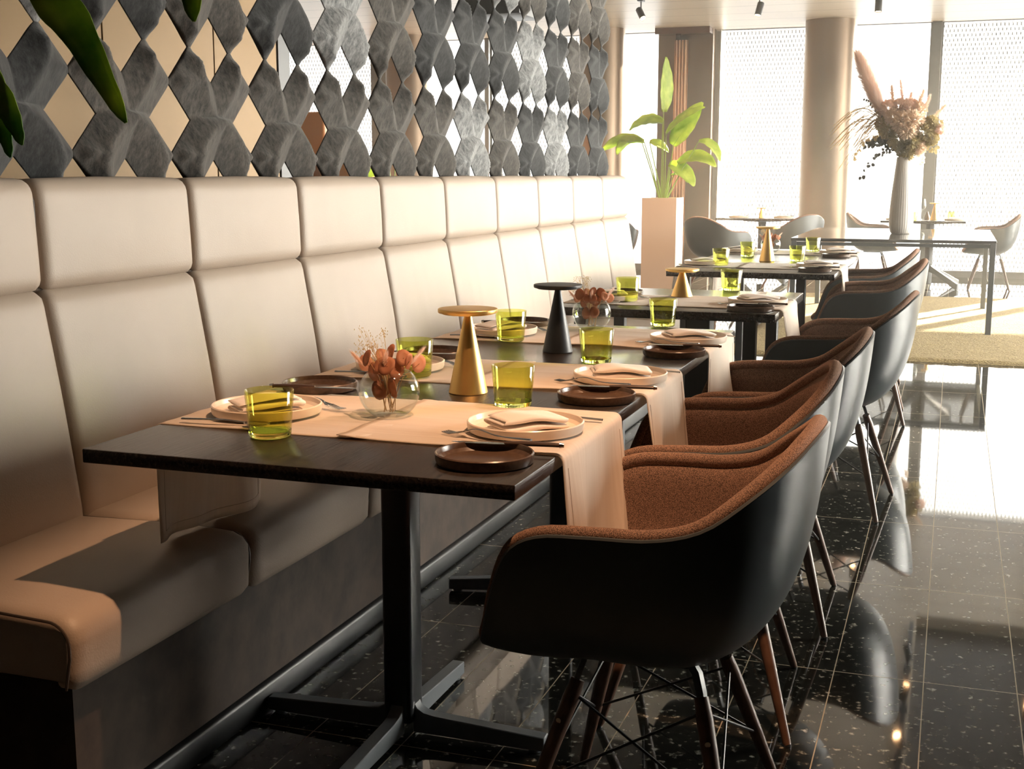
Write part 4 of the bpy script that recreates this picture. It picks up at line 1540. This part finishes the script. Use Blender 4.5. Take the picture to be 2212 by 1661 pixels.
# leafy eucalyptus sprays
def spray(pts, nleaf, r, mat, seed):
    rnd = random.Random(seed)
    mb = MB(); mb.tube(pts, 0.0016, 4)
    for k in range(nleaf):
        t = lerp(0.3, 1.0, k / max(1, nleaf - 1)) * (len(pts) - 1)
        i = min(int(t), len(pts) - 2)
        p = Vector(pts[i]).lerp(Vector(pts[i + 1]), t - i)
        c = p + Vector((rnd.uniform(-1, 1), rnd.uniform(-1, 1), rnd.uniform(-1, 1))) * r * 1.3
        round_leaf(mb, c, r * rnd.uniform(0.7, 1.2), (rnd.uniform(-1, 1), -1, rnd.uniform(-1, 1)), n=8)
    mb.build('leaf_spray', mat, bq, smooth=False, weld=False)
spray(bend((0, 0, 0.03), (-0.32, 0, 0.14), 0.08), 34, 0.020, M_darkleaf_fl, 1)
spray(bend((0, 0, 0.03), (-0.26, 0, 0.18), 0.06), 30, 0.022, M_darkleaf_fl, 2)
spray(bend((0, 0, 0.02), (-0.36, 0, -0.15), 0.16), 18, 0.018, M_darkleaf_fl, 3)
spray(bend((0, 0, 0.02), (0.26, 0, 0.10), 0.08), 26, 0.020, M_olive_fl, 4)
spray(bend((0, 0, 0.02), (0.30, 0, 0.34), 0.02), 26, 0.018, M_olive_fl, 5)
spray(bend((0, 0, 0.02), (0.16, 0, -0.02), 0.10), 18, 0.018, M_cream_fl, 6)
spray(bend((0, 0, 0.03), (-0.42, 0, 0.05), 0.18), 26, 0.016, M_grass_fl, 7)
spray(bend((0, 0, 0.1), (-0.34, 0.03, 0.55), 0.02), 16, 0.013, M_darkleaf_fl, 8)

# ------------------------------------------------------------------ planter with bird of paradise
pl = thing('planter', 'tall pale square planter standing behind the end of the banquette', 'planter', (-3.02, 13.72, 0))
mb = MB()
w = 0.19
mb.add([(-w, -w, 0), (w, -w, 0), (w, w, 0), (-w, w, 0), (-w, -w, 1.0), (w, -w, 1.0), (w, w, 1.0), (-w, w, 1.0),
        (-w + .02, -w + .02, 1.0), (w - .02, -w + .02, 1.0), (w - .02, w - .02, 1.0), (-w + .02, w - .02, 1.0),
        (-w + .02, -w + .02, 0.9), (w - .02, -w + .02, 0.9), (w - .02, w - .02, 0.9), (-w + .02, w - .02, 0.9)],
       [(3, 2, 1, 0), (0, 1, 5, 4), (1, 2, 6, 5), (2, 3, 7, 6), (3, 0, 4, 7), (4, 5, 9, 8), (5, 6, 10, 9), (6, 7, 11, 10), (7, 4, 8, 11),
        (8, 9, 13, 12), (9, 10, 14, 13), (10, 11, 15, 14), (11, 8, 12, 15), (12, 13, 14, 15)])
mb.build('pot', M_planter, pl, smooth=False)
mb = MB(); mb.box(-w + .021, w - .021, -w + .021, w - .021, 0.9, 0.945)
mb.build('soil', M_soil, pl, smooth=False)

def big_leaf(root, base, tip0, length, width, dirv, droop, mat=M_bright_leaf, seed=0, name='leaf', roll=0.0, fold=0.25, petiole=True, prad=0.006):
    """petiole from base to tip0, then a blade going along dirv that droops"""
    rnd = random.Random(seed)
    base, tip0 = Vector(base), Vector(tip0)
    d = Vector(dirv).normalized()
    pts = [tip0.copy()]
    n = 14
    cur = tip0.copy()
    dd = d.copy()
    for i in range(n):
        dd = (dd + Vector((0, 0, -droop / n))).normalized()
        cur = cur + dd * (length / n)
        pts.append(cur.copy())
    rows = []
    for i, p in enumerate(pts):
        t = i / n
        a = pts[max(i - 1, 0)]
        b = pts[min(i + 1, n)]
        tg = (b - a).normalized()
        side = tg.cross(Vector((0, 0, 1)))
        if side.length < 0.15:
            side = Vector((1, 0, 0))
        side.normalize()
        side = Matrix.Rotation(roll, 3, tg) @ side
        up = side.cross(tg)
        ww = width * 0.64 * (math.sin(PI * min(1, (t * 0.93 + 0.05)) ** 0.85)) ** 0.75 + 0.001
        row = []
        for s in (-1, -0.66, -0.33, 0, 0.33, 0.66, 1):
            rip = 0.02 * width * math.sin(t * 25 + s * 3 + seed) * abs(s)
            row.append(p + side * (ww * s) + up * (abs(s) * fold * ww + rip))
        rows.append(row)
    mb = MB(); mb.grid(rows)
    lf = mb.build(name, mat, root, solid=(0.0012, 0), angle=80)
    if petiole:
        mid = base.lerp(tip0, 0.5) + Vector((0, 0, 0.02))
        mb = MB()
        mb.tube([base, base.lerp(mid, 0.6), mid, mid.lerp(tip0, 0.6), tip0, pts[3]], [prad * 1.5, prad * 1.3, prad, prad, prad * 0.8, prad * 0.5], 7)
        mb.build('stalk', M_stalk, lf)
    return lf
# (local to planter at (-3.02,13.72))
pt = thing('potted_bird_of_paradise', 'bright green broad leafed plant growing in the pale planter', 'plant', (-3.02, 13.72, 0.94))
z_ = -0.0
L = [((0.0, 0.0, 0.0), (-0.01, 0.0, 0.98), 0.58, 0.19, (0.02, 0, 1), -0.0, 1.2),
     ((0.02, 0.0, 0.0), (0.02, 0.0, 0.74), 0.52, 0.21, (0.75, -0.1, 0.75), 0.5, 0.5),
     ((0.03, 0.02, 0.0), (0.10, 0.02, 0.62), 0.55, 0.22, (0.55, 0.1, 0.9), 0.1, 0.9),
     ((-0.02, 0.0, 0.0), (-0.02, 0.0, 0.86), 0.38, 0.26, (-0.55, -0.2, 0.15), 0.9, 0.3),
     ((0.02, -0.02, 0.0), (0.16, 0.0, 0.42), 0.46, 0.18, (0.8, 0, 0.75), 1.7, 0.6),
     ((0.02, 0.0, 0.0), (0.38, 0.0, 0.66), 0.34, 0.15, (0.75, 0, 0.1), 2.0, 0.4),
     ((-0.02, 0.0, 0.0), (-0.22, 0.0, 0.66), 0.50, 0.17, (-0.9, 0, 0.30), 1.0, 0.5),
     ((-0.03, 0.02, 0.0), (-0.26, 0.0, 0.70), 0.36, 0.15, (-0.85, 0.2, 0.2), 1.6, 0.3),
     ((-0.01, 0.03, 0.0), (-0.16, 0.0, 0.66), 0.24, 0.12, (0.9, 0.2, -0.1), 0.8, 0.6),
     ((0.02, 0.03, 0.0), (0.06, 0.0, 0.42), 0.38, 0.15, (0.6, 0, -0.1), 1.2, 0.8),
     ((0.0, 0.0, 0.0), (0.08, 0.0, 0.30), 0.22, 0.10, (0.5, 0, 0.2), 1.6, 0.2)]
for i, (b, t0, ln, wd, dv, dr, rl) in enumerate(L):
    big_leaf(pt, b, t0, ln, wd, dv, dr, seed=i, roll=rl)

# near hanging plant, top left of the view
hp = thing('hanging_plant', 'dark green strap leafed plant hanging in front of the felt screen', 'plant', (-1.30, 1.50, 2.05))
mb = MB(); mb.lathe([(0, -0.10), (0.07, -0.10), (0.10, 0.02), (0.095, 0.02), (0.068, -0.09), (0, -0.09)], 32)
mb.build('pot', M_planter, hp)
mb = MB()
for a in range(3):
    ang = a * 2 * PI / 3
    mb.tube([(0.095 * math.cos(ang), 0.095 * math.sin(ang), 0.02), (0, 0, 0.45), (0, 0, 1.01)], 0.0015, 4)
mb.build('hanger', M_blackmetal, hp)
def strap_leaf(base, pts, width, seed):
    rnd = random.Random(seed)
    P = [Vector(p) for p in pts]
    # catmull through pts
    fine = []
    for i in range(len(P) - 1):
        a = P[max(i - 1, 0)]; b = P[i]; c = P[i + 1]; d = P[min(i + 2, len(P) - 1)]
        for k in range(8):
            t = k / 8
            fine.append(0.5 * ((2 * b) + (c - a) * t + (2 * a - 5 * b + 4 * c - d) * t * t + (3 * b - a - 3 * c + d) * t ** 3))
    fine.append(P[-1])
    n = len(fine) - 1
    rows = []
    view = Vector((0.55, -0.83, 0.1)).normalized()
    for i, p in enumerate(fine):
        t = i / n
        tg = (fine[min(i + 1, n)] - fine[max(i - 1, 0)]).normalized()
        side = tg.cross(view).normalized()
        nn = side.cross(tg)
        ww = width * 0.5 * min(1.0, (1 - t) * 3.0 + 0.02) ** 0.6 * (0.8 + 0.2 * math.sin(PI * t))
        rows.append([p + side * (ww * s) + nn * (-0.35 * ww * (1 - abs(s))) + side * 0.0007 * math.sin(i * 1.9 + s) for s in (-1, -0.5, 0, 0.5, 1)])
    mb = MB(); mb.grid(rows)
    mb.build('leaf', M_leaf, hp, solid=(0.0018, 0), angle=80)
strap_leaf(0, [(0.0, 0, 0.0), (0.02, 0.03, -0.20), (0.045, 0.05, -0.50), (0.105, 0.05, -0.60), (0.178, 0.05, -0.727)], 0.062, 1)
strap_leaf(0, [(0.02, 0, 0.0), (0.12, 0.04, -0.1), (0.24, 0.05, -0.35), (0.285, 0.05, -0.50), (0.297, 0.05, -0.592)], 0.060, 2)
strap_leaf(0, [(-0.03, 0, 0.0), (-0.10, 0.03, -0.30), (-0.09, 0.05, -0.60), (-0.03, 0.05, -0.70), (-0.005, 0.05, -0.757)], 0.040, 3)
strap_leaf(0, [(-0.03, 0, 0.0), (-0.12, 0.02, -0.25), (-0.10, 0.05, -0.62), (-0.045, 0.05, -0.72), (-0.028, 0.05, -0.775)], 0.034, 4)
strap_leaf(0, [(-0.03, 0, 0.0), (-0.13, 0.02, -0.25), (-0.09, 0.05, -0.58), (-0.05, 0.05, -0.68), (-0.03, 0.05, -0.72)], 0.046, 5)

# ------------------------------------------------------------------ window tables
def round_window_table(x0, x1, y0, y1, cx, cy, label, seed):
    t = thing('dining_table', label, 'table', (cx, cy, 0))
    table_top(x0, x1, y0, y1, t, th=0.024)
    star_base(t, cx, cy, PI / 4, L=0.46, swept=True)
    return t
round_window_table(-0.76, 0.13, 14.55, 15.35, -0.24, 14.95, 'window table behind the console table by the dark mullion', 1)
round_window_table(-2.62, -1.66, 14.75, 15.45, -2.12, 15.05, 'window table left of the round pillar', 2)
for (x, y, w) in ((-0.60, 14.75, 'left place of the window table behind the console'), (0.02, 14.75, 'right place of the window table behind the console'),
                  (-2.38, 14.95, 'left place of the window table beside the pillar'), (-1.86, 14.95, 'right place of the window table beside the pillar')):
    place(P_white, 'wp', (x, y, 0.7505), 0, 'pale rimmed plate, ' + w, 'plate', 'pale dinner plates')
    place(P_napkin, 'np', (x, y, 0.7565), -0.9, 'folded napkin, ' + w, 'napkin', 'folded napkins')
    place(P_dark, 'dp', (x + (0.16 if x in (0.02,) else -0.14) * 0 + 0.0, y + 0.27, 0.7505), 0, 'dark side plate, ' + w, 'plate', 'dark side plates')
cone_lamp(-0.20, 14.85, 0.19, 0.046, 0.0085, 0.0575, M_brass, 'brass cone lamp on the window table behind the console')
cone_lamp(-2.12, 14.95, 0.12, 0.03, 0.0085, 0.0575, M_brass, 'small lamp on the window table left of the pillar')
for (x, y, w) in ((-0.42, 14.70, 'left on the window table behind the console'), (-0.02, 15.05, 'right on the window table behind the console')):
    place(P_tumbler, 'tm', (x, y, 0.7506), 0, 'green glass tumbler ' + w, 'glass', 'green tumblers')
def wine_glass(x, y, label):
    mb = MB()
    mb.lathe([(0, 0), (0.035, 0), (0.034, 0.002), (0.006, 0.004), (0.0035, 0.02), (0.0035, 0.10), (0.012, 0.11), (0.034, 0.135), (0.040, 0.16), (0.036, 0.20), (0.030, 0.235),
              (0.0292, 0.235), (0.0352, 0.20), (0.0388, 0.16), (0.032, 0.136), (0, 0.113)], 28)
    o = mb.build('wine_glass', M_clearglass, None); o.location = (x, y, 0.7506)
    tag(o, label, 'wine glass', 'wine glasses')
wine_glass(-0.33, 14.65, 'clear wine glass left of the brass lamp on the window table')
wine_glass(-0.06, 14.72, 'clear wine glass right of the brass lamp on the window table')
wine_glass(-2.25, 14.9, 'clear wine glass on the left window table, left one')
wine_glass(-1.98, 14.9, 'clear wine glass on the left window table, right one')
mb = MB(); mb.lathe([(0, 0), (0.03, 0), (0.034, 0.03), (0.016, 0.07), (0.014, 0.09), (0, 0.09)], 20)
o = mb.build('small_bottle', M_darkplate, None); o.location = (-0.28, 14.95, 0.7506)
tag(o, 'small dark bottle beside the brass lamp on the window table', 'bottle')

# ------------------------------------------------------------------ things beyond the screen
t = thing('booth_sofa', 'orange leather high backed booth seen through the felt screen', 'sofa', (-7.5, 13.9, 0))
mb = MB(); mb.box(-8.6, -7.16, 13.75, 14.1, 0.12, 1.99)
loc_parent(mb.build('backrest', M_orange, None, bevel=(0.03, 4)), t)
mb = MB(); mb.box(-7.16, -6.55, 13.6, 14.1, 0.12, 1.42)
loc_parent(mb.build('side_panel', M_orange, None, bevel=(0.03, 4)), t)
mb = MB(); mb.box(-8.6, -6.6, 13.2, 13.75, 0.12, 0.48)
loc_parent(mb.build('seat', M_orange, None, bevel=(0.04, 4)), t)
mb = MB(); mb.box(-8.55, -6.65, 13.3, 14.05, 0.0, 0.12)
loc_parent(mb.build('plinth', M_plinth, None, smooth=False), t)
mb = MB(); mb.box(-4.30, -3.72, 10.9, 11.5, 2.66, ZC)
tag(mb.build('ceiling_unit', M_blackmetal, None, bevel=(0.01, 2)), 'black box hanging from the ceiling behind the top of the screen', 'ceiling unit')
def pendant(x, y, zb, label):
    t = thing('pendant_bulb', label, 'lamp', (x, y, zb), 0, 'bare pendant bulbs')
    mb = MB(); mb.tube([(0, 0, 0.05), (0, 0, ZC - zb)], 0.0025, 6); mb.build('cord', M_blackmetal, t)
    mb = MB(); mb.lathe([(0, 0.09), (0.02, 0.09), (0.024, 0.05), (0.02, 0.035), (0, 0.035)], 20); mb.build('socket', M_blackmetal, t)
    mb = MB(); mb.lathe([(0.0, -0.035), (0.02, -0.03), (0.032, -0.008), (0.03, 0.012), (0.018, 0.032), (0, 0.036)], 24); mb.build('bulb', M_bulb, t)
pendant(-5.64, 12.0, 2.90, 'glowing bare bulb hanging behind the felt screen')
t = thing('potted_plant', 'green leafy plant on a stand seen through the felt screen', 'plant', (-6.1, 13.4, 0))
mb = MB(); mb.lathe([(0, 0), (0.16, 0), (0.18, 0.8), (0.165, 0.8), (0.15, 0.7), (0, 0.7)], 32); mb.build('pot', M_planter, t)
for i in range(7):
    a = i * 0.9
    big_leaf(t, (0, 0, 0.7), (0.08 * math.cos(a), 0.08 * math.sin(a), 0.85 + 0.1 * i), 0.32, 0.13, (math.cos(a), math.sin(a), 0.5), 1.4, seed=i, roll=0.7)

# ------------------------------------------------------------------ track spotlights
def spotlight(x, y, z, target, label, power=None, col=(1.0, 0.56, 0.31), size=42, light=True, cord=True):
    t = thing('track_spotlight', label, 'spotlight', (x, y, z), 0, 'ceiling track spotlights')
    d = (Vector(target) - Vector((x, y, z))).normalized()
    q = d.to_track_quat('-Z', 'Y').to_matrix().to_4x4()
    mb = MB()
    mb.lathe([(0, 0.07), (0.032, 0.07), (0.034, 0.066), (0.034, -0.068), (0.031, -0.070), (0.029, -0.060), (0, -0.060)], 28)
    mb.xform(q); mb.build('housing', M_blackmetal, t)
    mb = MB(); mb.lathe([(0, -0.0600), (0.028, -0.0600), (0.028, -0.0625), (0, -0.0625)], 24)
    mb.xform(q); mb.build('lens', M_bulb, t)
    mb = MB(); mb.tube([(0, 0, 0.02), (0, 0, ZC - z - 0.0)], 0.007, 8); mb.box(-0.03, 0.03, -0.05, 0.05, ZC - z - 0.035, ZC - z)
    mb.build('bracket', M_blackmetal, t)
    if power:
        ld = bpy.data.lights.new('spot_beam', 'SPOT')
        ld.energy = power
        ld.color = col
        ld.spot_size = math.radians(size)
        ld.spot_blend = 0.5
        ld.shadow_soft_size = 0.03
        lo = bpy.data.objects.new('spot_beam', ld)
        C.objects.link(lo)
        lo.parent = t
        lo.location = d * 0.072
        lo.rotation_euler = d.to_track_quat('-Z', 'Y').to_euler()
    return t
SX = -0.17
SPOTS = [(SX, 1.95, (-0.72, 2.12, 0.7), 58, 'first along the track above the nearest chair'),
         (SX, 3.05, (-1.0, 3.0, 0.7), 30, 'second along the track above the row of chairs'),
         (SX, 4.30, (-1.0, 3.9, 0.7), 18, 'third along the track above the row of chairs'),
         (SX, 5.60, (-1.0, 5.1, 0.7), 12, 'fourth along the track above the second table'),
         (SX, 9.25, (-1.0, 8.0, 0.7), None, 'in the near group over the carpet edge'),
         (SX, 10.2, (0.4, 10.4, 0.0), None, 'over the near side of the console table'),
         (SX, 11.1, (-1.0, 12.0, 0.0), None, 'over the middle of the console table')]
for (x, y, tg, pw, w) in SPOTS:
    spotlight(x, y, 2.90, tg, 'black spotlight ' + w, pw, size=46 if y < 2 else 42)
spotlight(-3.19, 13.26, 2.90, (-2.0, 12.0, 1.0), 'black spotlight beside the left window pier')
spotlight(-1.97, 13.29, 2.90, (-2.4, 12.4, 0.5), 'black spotlight left of the round pillar')
spotlight(-2.30, 10.6, 2.90, (-2.9, 13.4, 0.7), 'black spotlight aimed at the pale planter', 105, col=(1.0, 0.62, 0.36), size=60)
spotlight(-0.81, 13.32, 2.90, (-0.81, 13.0, 0.5), 'black spotlight above the clear window')
spotlight(0.75, 10.1, 2.90, (0.9, 9.0, 0.0), 'black spotlight over the aisle')
track('ceiling_track', SX, 1.6, 12.3, 'black lighting track along the edge of the pale ceiling')

# ------------------------------------------------------------------ thin sunlit haze in the room
hz = MB(); hz.box(XL + 0.05, XR - 0.05, 3.0, YF - 0.1, 0.03, ZC - 0.02)
ho = hz.build('haze', M_wall, smooth=False)
ho['kind'] = 'stuff'
tag(ho, 'thin warm haze glowing in front of the tall windows', 'haze')
hm = bpy.data.materials.new('room_haze'); hm.use_nodes = True
hn = hm.node_tree; hn.nodes.clear()
hv = hn.nodes.new('ShaderNodeVolumeScatter')
hv.inputs['Color'].default_value = (1.0, 0.93, 0.82, 1)
hv.inputs['Density'].default_value = 0.010
hv.inputs['Anisotropy'].default_value = 0.72
hq = hn.nodes.new('ShaderNodeOutputMaterial')
hn.links.new(hv.outputs[0], hq.inputs['Volume'])
ho.data.materials.clear(); ho.data.materials.append(hm)
